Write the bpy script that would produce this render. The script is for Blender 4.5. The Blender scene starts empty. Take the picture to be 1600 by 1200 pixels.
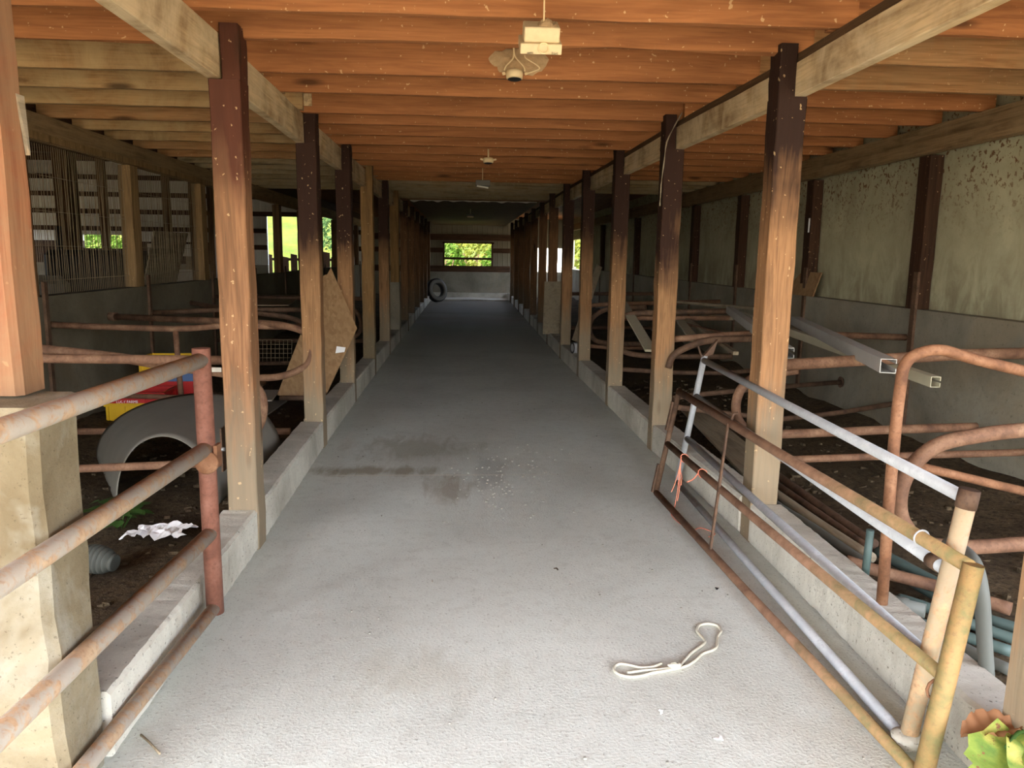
import bpy, bmesh, math, random
from mathutils import Vector, Matrix, noise
random.seed(7)
SC = bpy.context.scene
COL = SC.collection
# ---------------------------------------------------------------- camera model (lens 1205 px on a 1600 px wide frame, eye 1.7 m up)
F, EYE = 1205.0, 1.7
def _cam_axes():
    d = Vector(((727-800)/F, (397-600)/F, 1)).normalized()          # the alley runs along +Y
    p2 = Vector(((1727-800)/F, (411-600)/F, 1))
    up = d.cross(p2).normalized()
    if up.y > 0: up = -up
    r = d.cross(up).normalized()
    if r.x < 0: r = -r
    return r, d, up
_R, _D, _U = _cam_axes()
def ray(px, py):
    c = Vector(((px-800)/F, (py-600)/F, 1))
    return Vector((c.dot(_R), c.dot(_D), c.dot(_U)))
def at_z(px, py, z):
    r = ray(px, py); t = (z-EYE)/r.z; return Vector((r.x*t, r.y*t, z))
def at_y(px, py, y):
    r = ray(px, py); t = y/r.y; return Vector((r.x*t, y, r.z*t+EYE))
def at_x(px, py, x):
    r = ray(px, py); t = x/r.x; return Vector((x, r.y*t, r.z*t+EYE))
cam_data = bpy.data.cameras.new('camera'); cam = bpy.data.objects.new('camera', cam_data); COL.objects.link(cam)
cam_data.sensor_fit = 'HORIZONTAL'; cam_data.sensor_width = 36; cam_data.lens = 36*F/1600
cam_data.clip_start = .05; cam_data.clip_end = 500
cx = Vector((_R.x, _D.x, _U.x)); cy = -Vector((_R.y, _D.y, _U.y)); cz = -Vector((_R.z, _D.z, _U.z))
cam.matrix_world = Matrix(((cx.x, cy.x, cz.x, 0), (cx.y, cy.y, cz.y, 0), (cx.z, cy.z, cz.z, EYE), (0, 0, 0, 1)))
SC.camera = cam
# ---------------------------------------------------------------- mesh builder
class MB:
    def __init__(s): s.bm = bmesh.new()
    def face(s, pts, smooth=False):
        f = s.bm.faces.new([s.bm.verts.new(p) for p in pts]); f.smooth = smooth; return s
    def box(s, lo, hi, bev=0):
        x0, y0, z0 = lo; x1, y1, z1 = hi
        return s.hexa([(x0,y0,z0),(x1,y0,z0),(x1,y1,z0),(x0,y1,z0),(x0,y0,z1),(x1,y0,z1),(x1,y1,z1),(x0,y1,z1)], bev)
    def hexa(s, p, bev=0):
        v = [s.bm.verts.new(q) for q in p]
        fs = [s.bm.faces.new([v[i] for i in q]) for q in ((3,2,1,0),(4,5,6,7),(0,1,5,4),(1,2,6,5),(2,3,7,6),(3,0,4,7))]
        if bev:
            es = list({e for f in fs for e in f.edges})
            bmesh.ops.bevel(s.bm, geom=es, offset=bev, segments=1, affect='EDGES')
        return s
    def beam(s, a, b, w, h, up=(0,0,1), seg=1, jit=0, bev=0):
        """rectangular bar from a to b, w across, h along 'up'; jit roughens its edges"""
        a, b = Vector(a), Vector(b); d = (b-a).normalized(); up = Vector(up)
        sx = d.cross(up).normalized(); uy = sx.cross(d).normalized(); rings = []
        c = bev if bev else 0
        prof = [(-1,-1),(1,-1),(1,1),(-1,1)]
        for i in range(seg+1):
            m = a.lerp(b, i/seg); ring = []
            for px, py in prof:
                j1, j2 = random.uniform(-jit, jit), random.uniform(-jit, jit)
                X, Y = px*w/2+j1, py*h/2+j2
                if c:
                    ring.append(m+sx*(X-px*c*(px*py < 0))+uy*(Y-py*c*(px*py > 0)))
                    ring.append(m+sx*(X-px*c*(px*py > 0))+uy*(Y-py*c*(px*py < 0)))
                else: ring.append(m+sx*X+uy*Y)
            rings.append([s.bm.verts.new(q) for q in ring])
        n = len(rings[0])
        for i in range(seg):
            for k in range(n):
                s.bm.faces.new((rings[i][k], rings[i][(k+1) % n], rings[i+1][(k+1) % n], rings[i+1][k]))
        s.bm.faces.new(rings[0][::-1]); s.bm.faces.new(rings[-1])
        return s
    def tube(s, pts, r, seg=12, cap=True, closed=False, hollow=0):
        pts = [Vector(p) for p in pts]; n = len(pts)
        rs = r if isinstance(r, (list, tuple)) else [r]*n
        T = []
        for i in range(n):
            a = pts[(i-1) % n] if closed else pts[max(i-1, 0)]
            b = pts[(i+1) % n] if closed else pts[min(i+1, n-1)]
            T.append((b-a).normalized())
        ref = Vector((0,0,1)) if abs(T[0].z) < .9 else Vector((1,0,0))
        N = (ref-T[0]*ref.dot(T[0])).normalized(); rings = []; inner = []
        for i in range(n):
            N = (N-T[i]*N.dot(T[i])).normalized(); B = T[i].cross(N)
            rings.append([s.bm.verts.new(pts[i]+(N*math.cos(q)+B*math.sin(q))*rs[i]) for q in [2*math.pi*k/seg for k in range(seg)]])
        for i in range(n if closed else n-1):
            A, Bq = rings[i], rings[(i+1) % n]
            for k in range(seg):
                f = s.bm.faces.new((A[k], A[(k+1) % seg], Bq[(k+1) % seg], Bq[k])); f.smooth = True
        if cap and not closed:
            s.bm.faces.new(rings[0][::-1]); s.bm.faces.new(rings[-1])
        return s
    def lathe(s, prof, c, axis=(0,0,1), seg=24, cap=True):
        """prof: (radius, height) pairs round axis from point c"""
        ax = Vector(axis).normalized(); ref = Vector((1,0,0)) if abs(ax.x) < .9 else Vector((0,1,0))
        N = (ref-ax*ref.dot(ax)).normalized(); B = ax.cross(N); c = Vector(c); rings = []
        for r, h in prof:
            rings.append([s.bm.verts.new(c+ax*h+(N*math.cos(2*math.pi*k/seg)+B*math.sin(2*math.pi*k/seg))*max(r, 1e-4)) for k in range(seg)])
        for A, Bq in zip(rings, rings[1:]):
            for k in range(seg):
                f = s.bm.faces.new((A[k], A[(k+1) % seg], Bq[(k+1) % seg], Bq[k])); f.smooth = True
        if cap: s.bm.faces.new(rings[0][::-1]); s.bm.faces.new(rings[-1])
        return s
    def grid(s, fn, nu, nv, smooth=True):
        V = [[s.bm.verts.new(fn(i/nu, j/nv)) for j in range(nv+1)] for i in range(nu+1)]
        for i in range(nu):
            for j in range(nv):
                f = s.bm.faces.new((V[i][j], V[i+1][j], V[i+1][j+1], V[i][j+1])); f.smooth = smooth
        return s
    def slab(s, pts, n):
        """polygon pts given thickness along vector n"""
        n = Vector(n); a = [s.bm.verts.new(Vector(p)) for p in pts]; b = [s.bm.verts.new(Vector(p)+n) for p in pts]
        s.bm.faces.new(a[::-1]); s.bm.faces.new(b)
        for i in range(len(a)):
            j = (i+1) % len(a); s.bm.faces.new((a[i], a[j], b[j], b[i]))
        return s
    def build(s, name, m, parent=None, label=None, cat=None, group=None, kind=None, solid=0, recalc=True):
        if recalc: bmesh.ops.recalc_face_normals(s.bm, faces=s.bm.faces[:])
        vs = s.bm.verts
        lo = Vector([min(v.co[i] for v in vs) for i in range(3)]); hi = Vector([max(v.co[i] for v in vs) for i in range(3)])
        o0 = Vector(((lo.x+hi.x)/2, (lo.y+hi.y)/2, lo.z))
        for v in vs: v.co -= o0
        me = bpy.data.meshes.new(name); s.bm.to_mesh(me); s.bm.free()
        o = bpy.data.objects.new(name, me); COL.objects.link(o)
        me.materials.append(m)
        if parent is not None:
            o.parent = parent; p = Vector(parent['_w']); o['_w'] = list(o0); o.location = o0-p
        else:
            o.location = o0; o['_w'] = list(o0)
        tag(o, label, cat, group, kind)
        if solid:
            md = o.modifiers.new('thick', 'SOLIDIFY'); md.thickness = solid; md.offset = 0
        return o
def tag(o, label=None, cat=None, group=None, kind=None):
    if label: o['label'] = label
    if cat: o['category'] = cat
    if group: o['group'] = group
    if kind: o['kind'] = kind
def thing(name, label, cat, loc, group=None):
    o = bpy.data.objects.new(name, None); COL.objects.link(o); o.empty_display_size = .1
    o.location = loc; o['_w'] = list(loc); tag(o, label, cat, group); return o
def fillet(pts, r, n=6):
    """round the corners of a polyline"""
    pts = [Vector(p) for p in pts]; out = [pts[0]]
    for i in range(1, len(pts)-1):
        a, b, c = pts[i-1], pts[i], pts[i+1]
        q = min(r, (a-b).length*.48, (c-b).length*.48)
        p0 = b+(a-b).normalized()*q; p1 = b+(c-b).normalized()*q
        for k in range(n+1):
            t = k/n; out.append(p0*(1-t)**2+b*2*t*(1-t)+p1*t*t)
    return out+[pts[-1]]
def smooth(pts, n=4, closed=False):
    """Catmull-Rom through the points"""
    pts = [Vector(p) for p in pts]; N = len(pts); out = []
    for i in range(N if closed else N-1):
        if closed: p0, p1, p2, p3 = [pts[(i+k-1) % N] for k in range(4)]
        else: p0, p1, p2, p3 = pts[max(i-1, 0)], pts[i], pts[i+1], pts[min(i+2, N-1)]
        for k in range(n):
            t = k/n
            out.append(.5*((2*p1)+(p2-p0)*t+(2*p0-5*p1+4*p2-p3)*t*t+(3*p1-p0-3*p2+p3)*t**3))
    return out if closed else out+[pts[-1]]
ORD = ['first','second','third','fourth','fifth','sixth','seventh','eighth','ninth','tenth','eleventh','twelfth','thirteenth','fourteenth',
       'fifteenth','sixteenth','seventeenth','eighteenth','nineteenth','twentieth','twenty-first','twenty-second','twenty-third','twenty-fourth']
# ---------------------------------------------------------------- materials
class NT:
    def __init__(s, name):
        s.m = bpy.data.materials.new(name); s.m.use_nodes = True; s.t = s.m.node_tree; s.t.nodes.clear()
        s.out = s.t.nodes.new('ShaderNodeOutputMaterial')
    def n(s, kind, **kw):
        nd = s.t.nodes.new('ShaderNode'+kind)
        for k, v in kw.items():
            if k.startswith('_'): setattr(nd, k[1:], v); continue
            key = int(k[1:]) if k[0] == 'i' and k[1:].isdigit() else k.replace('__', ' ')
            s.put(nd.inputs[key], v)
        return nd
    def put(s, inp, v):
        if isinstance(v, bpy.types.NodeSocket): s.t.links.new(v, inp)
        elif isinstance(v, bpy.types.Node): s.t.links.new(v.outputs[0], inp)
        else:
            if inp.type == 'RGBA' and len(v) == 3: v = (*v, 1)
            inp.default_value = v
    def math(s, op, a, b=0, c=0, clamp=False): return s.n('Math', _operation=op, _use_clamp=clamp, i0=a, i1=b, i2=c).outputs[0]
    def vmath(s, op, a, b=(0,0,0)): return s.n('VectorMath', _operation=op, i0=a, i1=b).outputs[0]
    def mix(s, f, a, b, mode='MIX'):
        nd = s.n('Mix', _data_type='RGBA', _blend_type=mode); nd.clamp_factor = True
        s.put(nd.inputs[0], f); s.put(nd.inputs[6], a); s.put(nd.inputs[7], b); return nd.outputs[2]
    def noise(s, vec, scale=5, detail=4, rough=.55, dist=0): return s.n('TexNoise', Vector=vec, Scale=scale, Detail=detail, Roughness=rough, Distortion=dist).outputs[0]
    def ramp(s, f, *stops, interp='LINEAR'):
        nd = s.n('ValToRGB', Fac=f); cr = nd.color_ramp; cr.interpolation = interp
        while len(cr.elements) < len(stops): cr.elements.new(.5)
        for e, (p, c) in zip(cr.elements, stops):
            e.position = p; e.color = (c, c, c, 1) if isinstance(c, (int, float)) else (*c, 1)
        return nd.outputs[0]
    def step(s, f, lo, hi): return s.ramp(f, (lo, 0), (hi, 1))
    def coords(s, scale=(1,1,1), world=False):
        if world: v = s.n('NewGeometry').outputs['Position']
        else:
            v = s.n('TexCoord').outputs['Object']
            rnd = s.n('ObjectInfo').outputs['Random']
            off = s.n('CombineXYZ', X=s.math('MULTIPLY', rnd, 37.0), Y=s.math('MULTIPLY', rnd, 61.0), Z=s.math('MULTIPLY', rnd, 83.0))
            v = s.vmath('ADD', v, off.outputs[0])
        return s.vmath('MULTIPLY', v, scale)
    def worldz(s): return s.n('SeparateXYZ', Vector=s.n('NewGeometry').outputs['Position']).outputs[2]
    def done(s, col, rough=.8, bump=None, bstr=.3, bdist=.01, metal=0, spec=.3, trans=0):
        b = s.n('BsdfPrincipled'); s.put(b.inputs['Base Color'], col); s.put(b.inputs['Roughness'], rough); s.put(b.inputs['Metallic'], metal)
        b.inputs['Specular IOR Level'].default_value = spec
        if bump is not None:
            s.put(b.inputs['Normal'], s.n('Bump', Strength=bstr, Distance=bdist, Height=bump).outputs[0])
        if trans:
            tr = s.n('BsdfTranslucent', Color=col); mx = s.n('MixShader', i0=trans, i1=b.outputs[0], i2=tr.outputs[0]); s.put(s.out.inputs[0], mx.outputs[0])
        else: s.put(s.out.inputs[0], b.outputs[0])
        return s.m
def lin(r, g, b):
    f = lambda c: (c/255/12.92) if c/255 <= .04045 else ((c/255+.055)/1.055)**2.4
    return (f(r), f(g), f(b))
def wood(name, axis, light, dark, knots=1.0, specks=.0, grey=None, greyamt=0, stain=None, stainamt=0, rough=.75, zfun=None):
    t = NT(name); A = 'XYZ'.index(axis)
    sc = [13, 13, 13]; sc[A] = .9
    fine = [90, 90, 90]; fine[A] = 4
    kn = [6, 6, 6]; kn[A] = 1.5
    g = t.noise(t.coords(tuple(sc)), 1, 6, .6, 1.2); f = t.noise(t.coords(tuple(fine)), 1, 3)
    col = t.ramp(g, (.3, dark), (.52, light), (.75, tuple(c*1.12 for c in light)))
    col = t.mix(t.math('MULTIPLY', t.step(f, .42, .68), .55), col, dark)
    big = t.noise(t.coords((1.7,1.7,1.7)), 1, 4)
    if stainamt: col = t.mix(t.math('MULTIPLY', t.step(big, .45, .62), stainamt), col, stain)
    if greyamt:
        gp = t.step(t.noise(t.coords((2.3,2.3,2.3)), 1, 6, .7, .6), .38, .6)
        col = t.mix(t.math('MULTIPLY', gp, greyamt), col, t.mix(g, tuple(c*.75 for c in grey), grey))
    if zfun: col = zfun(t, col, big, g)
    if knots:
        vo = t.n('TexVoronoi', Vector=t.coords(tuple(kn)), Scale=1.0, Randomness=1.0)
        k = t.math('SUBTRACT', 1, t.step(vo.outputs['Distance'], .07, .2))
        sel = t.math('GREATER_THAN', t.n('SeparateColor', Color=vo.outputs['Color']).outputs[0], 1-.34*knots)
        col = t.mix(t.math('MULTIPLY', t.math('MULTIPLY', k, sel), .85), col, tuple(c*.28 for c in dark))
    if specks:
        sp = t.step(t.noise(t.coords((38,38,38)), 1, 2, .4), .705, .735)
        col = t.mix(t.math('MULTIPLY', sp, specks), col, lin(225,190,140))
    return t.done(col, rough, t.math('ADD', t.math('MULTIPLY', f, .5), g), .35, .006, spec=.2)
def post_mat(name, darkz, tan, top, basegrey, orange=None):
    """weathered post: dark creosote-stained upper part, bare wood below, splashed foot"""
    def zf(t, col, big, g):
        z = t.math('ADD', t.math('ADD', t.worldz(), t.math('MULTIPLY', t.math('SUBTRACT', big, .5), 1.0)), t.math('MULTIPLY', t.math('SUBTRACT', g, .5), .9))
        topc = t.mix(g, tuple(c*.55 for c in top), top)
        col = t.mix(t.step(t.math('DIVIDE', z, 3.0), (darkz-.28)/3, (darkz+.2)/3), col, topc)
        foot = t.math('SUBTRACT', 1, t.step(t.math('DIVIDE', z, 3.0), .14, .34))
        return t.mix(t.math('MULTIPLY', foot, .85), col, t.mix(g, tuple(c*.7 for c in basegrey), basegrey))
    return wood(name, 'Z', tan, tuple(c*.45 for c in tan), 1.0, .45, zfun=zf)
def concrete(name, light, dark, scale=1.0, pits=.5, bstr=.35, tint=None, tintamt=0):
    t = NT(name); w = t.coords(world=True)
    a = t.noise(w, 1.1*scale, 6, .62, .4); b = t.noise(w, 16*scale, 6, .7); c = t.noise(w, 48*scale, 4, .6)
    col = t.ramp(a, (.3, dark), (.6, light))
    if tintamt: col = t.mix(t.math('MULTIPLY', t.step(t.noise(w, .8*scale, 5, .7, 1.0), .48, .62), tintamt), col, tint)
    col = t.mix(t.math('MULTIPLY', t.step(b, .5, .72), .3), col, dark)
    pit = t.step(c, .62, .68); col = t.mix(t.math('MULTIPLY', pit, pits), col, tuple(q*.45 for q in dark))
    h = t.math('SUBTRACT', t.math('ADD', b, t.math('MULTIPLY', c, .6)), t.math('MULTIPLY', pit, .5))
    return t.done(col, .92, h, bstr, .012, spec=.15)
def rust(name, base, dark, light, pale=None, paleamt=0, rough=.75, metal=0, top=None, topamt=0):
    t = NT(name); w = t.coords((1,1,1))
    a = t.noise(w, 9, 6, .65, .3); b = t.noise(w, 70, 4, .6)
    col = t.ramp(a, (.3, dark), (.5, base), (.72, light))
    col = t.mix(t.math('MULTIPLY', t.step(b, .52, .66), .45), col, dark)
    if paleamt:
        p = t.step(t.math('ADD', t.math('MULTIPLY', a, .6), t.math('MULTIPLY', t.noise(w, 22, 5, .7, .5), .5)), .53, .62)
        col = t.mix(t.math('MULTIPLY', t.math('SUBTRACT', 1, p), paleamt), col, t.mix(b, tuple(c*.8 for c in pale), pale))
    return t.done(col, rough, t.math('ADD', a, t.math('MULTIPLY', b, .5)), .3, .004, metal=metal, spec=.3)
def plain(name, c, rough=.7, var=.25, scale=12, metal=0, spec=.3, bstr=.15, trans=0):
    t = NT(name); a = t.noise(t.coords(), scale, 5, .6)
    col = t.mix(a, tuple(q*(1-var) for q in c), tuple(min(1, q*(1+var)) for q in c))
    return t.done(col, rough, a, bstr, .005, metal=metal, spec=spec, trans=trans)
M = {}
ORG, ORGD = lin(166,109,66), lin(136,86,50)
M['joist'] = wood('joist_wood', 'X', ORG, ORGD, 1.6, .55)
M['joist_worn'] = wood('worn_joist_wood', 'X', lin(176,138,92), lin(120,88,54), .8, .1, lin(190,162,116), .75, lin(96,72,46), .4)
M['joist_brown'] = wood('brown_joist_wood', 'X', lin(170,124,80), lin(120,82,48), 1.0, .3, lin(165,140,100), .35)
M['joist_grey'] = wood('grey_joist_wood', 'X', lin(150,128,92), lin(96,78,52), .5, .1, lin(165,150,120), .8)
M['beam'] = wood('whitewashed_beam', 'Y', lin(216,188,142), lin(150,120,82), .3, .2, lin(230,208,168), .75, lin(110,84,54), .65)
M['beam_dark'] = wood('dark_plank', 'Y', lin(92,70,48), lin(60,44,30), .4, .1)
M['wall_beam'] = wood('grimy_wall_beam', 'Y', lin(146,120,86), lin(96,74,50), .3, .1, lin(170,146,108), .45)
M['post_a'] = post_mat('post_wood_red', 2.2, lin(146,106,74), lin(88,50,34), lin(140,128,106))
M['post_b'] = post_mat('post_wood_dark', 1.75, lin(150,112,76), lin(58,36,26), lin(140,128,106))
M['post_c'] = post_mat('post_wood_pale', 3.2, lin(138,106,66), lin(90,60,40), lin(124,112,88))
M['post_d'] = post_mat('post_wood_orange', 2.05, lin(152,112,76), lin(52,33,24), lin(148,134,110))
M['post_e'] = post_mat('post_wood_far', 2.4, lin(128,92,62), lin(60,40,28), lin(104,92,74))
M['post_front'] = wood('front_post_wood', 'Z', lin(150,104,72), lin(122,72,48), 1.4, .1, lin(142,116,86), .6)
M['post_wall'] = wood('wall_post_wood', 'Z', lin(66,44,30), lin(40,26,18), .3, .35)
M['post_hall'] = wood('hall_post_wood', 'Z', lin(120,92,62), lin(70,50,34), .4, .2)
M['post_pale'] = wood('pale_wall_post', 'Z', lin(150,122,84), lin(104,82,54), .4, .3)
M['dark_wood'] = wood('dark_wood', 'X', lin(80,56,38), lin(46,32,22), .2, .1)
M['plank'] = wood('grey_plank', 'Y', lin(150,136,112), lin(110,96,76), .2, .2, lin(160,150,130), .5)
M['conc'] = concrete('curb_concrete', lin(200,196,182), lin(150,144,130), 1.3, .8)
M['pier'] = concrete('pier_concrete', lin(136,124,100), lin(100,88,66), 1.6, .45, .4, lin(150,146,132), .6)
M['wallconc'] = concrete('wall_concrete', lin(146,140,124), lin(110,104,90), .9, .35, .25, lin(140,124,98), .4)
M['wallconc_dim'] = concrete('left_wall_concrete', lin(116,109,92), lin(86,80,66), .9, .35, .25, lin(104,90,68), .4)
M['rust'] = rust('rusty_pipe', lin(112,82,62), lin(78,54,40), lin(136,106,82))
M['rust_dk'] = rust('dark_rusty_pipe', lin(88,66,50), lin(58,42,32), lin(108,84,66))
M['rust_red'] = rust('red_rusty_pipe', lin(120,78,62), lin(90,56,44), lin(138,96,80))
M['rust_orange'] = rust('orange_rusty_pipe', lin(122,84,58), lin(86,56,38), lin(146,108,80))
M['gate_pale'] = rust('worn_gate_pipe', lin(180,146,112), lin(138,104,76), lin(200,172,140), lin(186,178,164), .85, .6)
M['galv'] = rust('galvanised_pipe', lin(166,168,168), lin(130,130,130), lin(180,182,184), lin(170,173,175), .7, .5)
M['cream'] = rust('cream_pipe', lin(184,146,108), lin(138,100,70), lin(204,172,134), lin(176,158,128), .9, .6)
M['olive'] = rust('olive_pipe', lin(170,128,76), lin(130,100,56), lin(176,150,84), lin(140,140,84), .45, .6)
M['alu'] = plain('aluminium_channel', lin(168,166,160), .55, .12, 8, .25)
M['alu_pale'] = plain('pale_metal_channel', lin(170,164,140), .6, .12, 8)
M['pvc'] = plain('teal_pvc', lin(74,90,86), .55, .15, 6)
M['pvc_grey'] = plain('grey_plastic', lin(96,98,92), .6, .15, 6)
M['cable'] = plain('cream_cable', lin(222,196,150), .6, .1, 20)
M['fixture'] = plain('dusty_fixture', lin(206,184,144), .8, .22, 26)
M['mud'] = plain('mud_dust', lin(176,146,108), .95, .3, 40, bstr=.8)
M['black'] = plain('black_plastic', lin(34,32,32), .6, .3, 10)
M['white'] = plain('white_paper', lin(232,232,230), .8, .06, 20)
M['rope'] = plain('pale_rope', lin(190,186,168), .9, .15, 120, bstr=.5)
M['yellow'] = plain('yellow_plastic', lin(204,164,22), .5, .15, 6)
M['red'] = plain('red_plastic', lin(176,32,30), .5, .15, 6)
M['blue'] = plain('blue_plastic', lin(70,96,136), .5, .15, 6)
M['twine'] = plain('orange_twine', lin(232,140,112), .8, .2, 40)
M['leaf'] = plain('leaf_green', lin(112,136,58), .55, .35, 14, trans=.3)
M['leaf_dry'] = plain('dry_leaf', lin(150,108,76), .7, .25, 9, trans=.2)
t = NT('spotted_leaf'); w = t.coords(); a = t.noise(w, 11, 5, .6, .5); b = t.noise(w, 34, 3, .6)
col = t.ramp(a, (.32, lin(84,112,48)), (.5, lin(124,142,62)), (.66, lin(176,168,86)))
M['leaf_big'] = t.done(t.mix(t.step(b, .64, .68), col, lin(120,84,54)), .5, a, .5, .01, trans=.25)
M['hose'] = plain('ribbed_hose', lin(70,72,66), .7, .2, 12)
M['weed'] = plain('weed_green', lin(60,90,38), .6, .3, 9, trans=.25)
M['lamp_white'] = plain('white_lamp_plastic', lin(240,236,220), .4, .04)
M['rubber'] = plain('black_rubber', lin(46,44,44), .7, .2)
M['brick'] = plain('brick_red', lin(170,80,56), .9, .2)
M['grit'] = plain('grit', lin(134,132,122), .95, .2, 30)
M['frame_white'] = plain('white_board', lin(196,190,176), .7, .15)
# oriented strand board
t = NT('strand_board'); w = t.coords((1,1,1))
v = t.n('TexVoronoi', Vector=t.vmath('MULTIPLY', w, (1,1,.6)), Scale=38.0); cc = t.n('SeparateColor', Color=v.outputs['Color']).outputs[0]
M['osb'] = t.done(t.mix(t.noise(w, 5, 5, .6, .5), t.ramp(cc, (0, lin(124,94,62)), (1, lin(162,130,92))), lin(140,110,78)), .85, cc, .15, .003)
# stained grey shell plastic
M['shell'] = plain('grey_shell', lin(116,112,102), .8, .15, 5)
# concrete alley floor: pale dusty near the mouth, dung-brown far inside, a rust-brown stain along one joint
t = NT('alley_floor'); w = t.coords(world=True); sx = t.n('SeparateXYZ', Vector=w)
a = t.noise(w, .9, 6, .6, .5); b = t.noise(w, 12, 6, .65); c = t.noise(w, 75, 4, .6); st = t.noise(t.vmath('MULTIPLY', w, (9,2.2,1)), 1, 5, .6, .6)
col = t.ramp(a, (.3, lin(186,189,180)), (.62, lin(202,205,196)))
col = t.mix(t.math('MULTIPLY', t.step(b, .5, .74), .3), col, lin(150,147,136))
col = t.mix(t.math('MULTIPLY', t.step(c, .60, .66), .55), col, lin(122,118,108))
col = t.mix(t.math('MULTIPLY', t.step(t.noise(w, 95, 2, .5), .665, .70), .6), col, lin(226,224,216))
def blob(cx_, cy_, rx, ry):
    dx = t.math('DIVIDE', t.math('SUBTRACT', sx.outputs[0], cx_), rx); dy = t.math('DIVIDE', t.math('SUBTRACT', sx.outputs[1], cy_), ry)
    return t.math('ADD', t.math('SQRT', t.math('ADD', t.math('MULTIPLY', dx, dx), t.math('MULTIPLY', dy, dy))), t.math('MULTIPLY', t.math('SUBTRACT', st, .5), 2.2))
for (bx, by, rx, ry, cc_, am) in ((-.75,5.95,.7,.16,lin(136,124,98),.7), (-.12,5.5,.2,.45,lin(136,120,98),.6), (-.45,6.7,.6,.5,lin(146,140,120),.55), (.22,5.9,.16,.6,lin(148,144,136),.5), (-.2,2.9,.4,.25,lin(160,154,136),.35)):
    col = t.mix(t.math('MULTIPLY', t.math('SUBTRACT', 1, t.step(blob(bx, by, rx, ry), .35, 1.0)), am), col, cc_)
jl = t.math('LESS_THAN', t.math('ABSOLUTE', t.math('ADD', t.math('SUBTRACT', sx.outputs[1], 5.83), t.math('MULTIPLY', t.math('SUBTRACT', c, .5), .03))), .011)
jx = t.math('MULTIPLY', t.step(t.math('ADD', t.math('MULTIPLY', sx.outputs[0], .4), .5), .08, .12), t.math('SUBTRACT', 1, t.step(t.math('ADD', t.math('MULTIPLY', sx.outputs[0], .4), .5), .55, .9)))
col = t.mix(t.math('MULTIPLY', t.math('MULTIPLY', jl, jx), .75), col, lin(206,200,184))
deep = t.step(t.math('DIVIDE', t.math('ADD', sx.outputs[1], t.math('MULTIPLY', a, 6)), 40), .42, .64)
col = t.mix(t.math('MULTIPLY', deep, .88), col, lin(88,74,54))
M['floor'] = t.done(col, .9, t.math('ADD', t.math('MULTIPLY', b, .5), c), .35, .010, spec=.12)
# bare stall dirt
t = NT('stall_dirt'); w = t.coords(world=True); a = t.noise(w, 2, 6, .65, .4); b = t.noise(w, 26, 5, .7)
col = t.mix(t.step(b, .45, .68), t.ramp(a, (.3, lin(62,52,40)), (.65, lin(94,81,62))), lin(50,41,32))
col = t.mix(t.math('MULTIPLY', t.step(t.noise(w, 60, 2, .5), .69, .73), .5), col, lin(150,140,120))
col = t.mix(.0, col, col)
M['dirt'] = t.done(col, .95, t.math('ADD', a, b), .7, .03, spec=.1)
# upper right wall panels: pale green board, brown flyspecks high up, grime low down
t = NT('green_panel'); w = t.coords(world=True); z = t.worldz(); a = t.noise(w, 1.6, 6, .65, .5); b = t.noise(t.vmath('MULTIPLY', w, (4,4,1.8)), 1, 6, .7, .5)
col = t.ramp(a, (.3, lin(162,156,128)), (.62, lin(186,182,150)))
col = t.mix(t.math('MULTIPLY', t.step(b, .44, .7), .35), col, lin(140,126,98))
up = t.step(t.math('DIVIDE', t.math('ADD', z, t.math('MULTIPLY', a, .5)), 3), .70, .9)
sp = t.step(t.noise(w, 24, 4, .65, .4), .565, .60); col = t.mix(t.math('MULTIPLY', t.math('MULTIPLY', sp, up), .85), col, lin(104,62,32))
lowg = t.math('SUBTRACT', 1, t.step(t.math('DIVIDE', z, 3), .45, .62))
col = t.mix(t.math('MULTIPLY', t.math('MULTIPLY', lowg, t.step(b, .35, .55)), .5), col, lin(104,94,74))
M['panel'] = t.done(col, .85, b, .15, .006, spec=.15)
# white ribbed sheet metal
t = NT('ribbed_sheet'); w = t.coords(world=True); wv = t.n('TexWave', _wave_type='BANDS', _bands_direction='X', Vector=w, Scale=1.6, Distortion=0.0)
M['sheet'] = t.done(t.mix(t.noise(w, 2, 5), lin(196,190,176), lin(226,222,210)), .6, t.step(wv.outputs[0], .85, .95), .6, .03)
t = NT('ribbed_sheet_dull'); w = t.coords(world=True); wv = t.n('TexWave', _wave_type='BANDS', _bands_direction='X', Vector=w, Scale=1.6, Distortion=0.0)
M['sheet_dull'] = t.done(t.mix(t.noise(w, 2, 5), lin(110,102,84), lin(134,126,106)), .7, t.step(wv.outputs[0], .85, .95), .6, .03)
M['deck'] = wood('deck_boards', 'Y', lin(148,96,56), lin(104,64,36), .5, .1)
M['deck_far'] = wood('far_ceiling_boards', 'X', lin(112,88,62), lin(76,58,40), .2, .1, lin(116,94,68), .6)
# outdoors
t = NT('yard_ground'); w = t.coords(world=True); M['yard'] = t.done(t.mix(t.noise(w, 3, 6), lin(128,118,96), lin(154,144,120)), .95, t.noise(w, 20, 5), .4, .03)
t = NT('meadow'); w = t.coords(world=True); a = t.noise(w, .5, 6, .6, .5); b = t.noise(w, 4, 5, .7)
M['meadow'] = t.done(t.mix(t.step(b, .45, .66), t.ramp(a, (.35, (.020,.038,.002)), (.65, (.046,.058,.004))), (.034,.026,.009)), .95, b, .6, .2, spec=.05)
M['bush'] = plain('bush_leaf', (.030,.062,.005), .8, .5, 2, spec=.08, trans=.35)
M['bush_b'] = plain('bush_leaf_yellow', (.075,.085,.010), .8, .5, 2, spec=.08, trans=.35)
M['bush_c'] = plain('bush_leaf_blue', (.018,.038,.010), .8, .5, 2, spec=.08, trans=.3)
M['wire'] = plain('mesh_wire', lin(150,132,104), .6, .2, 10, .3)
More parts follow.
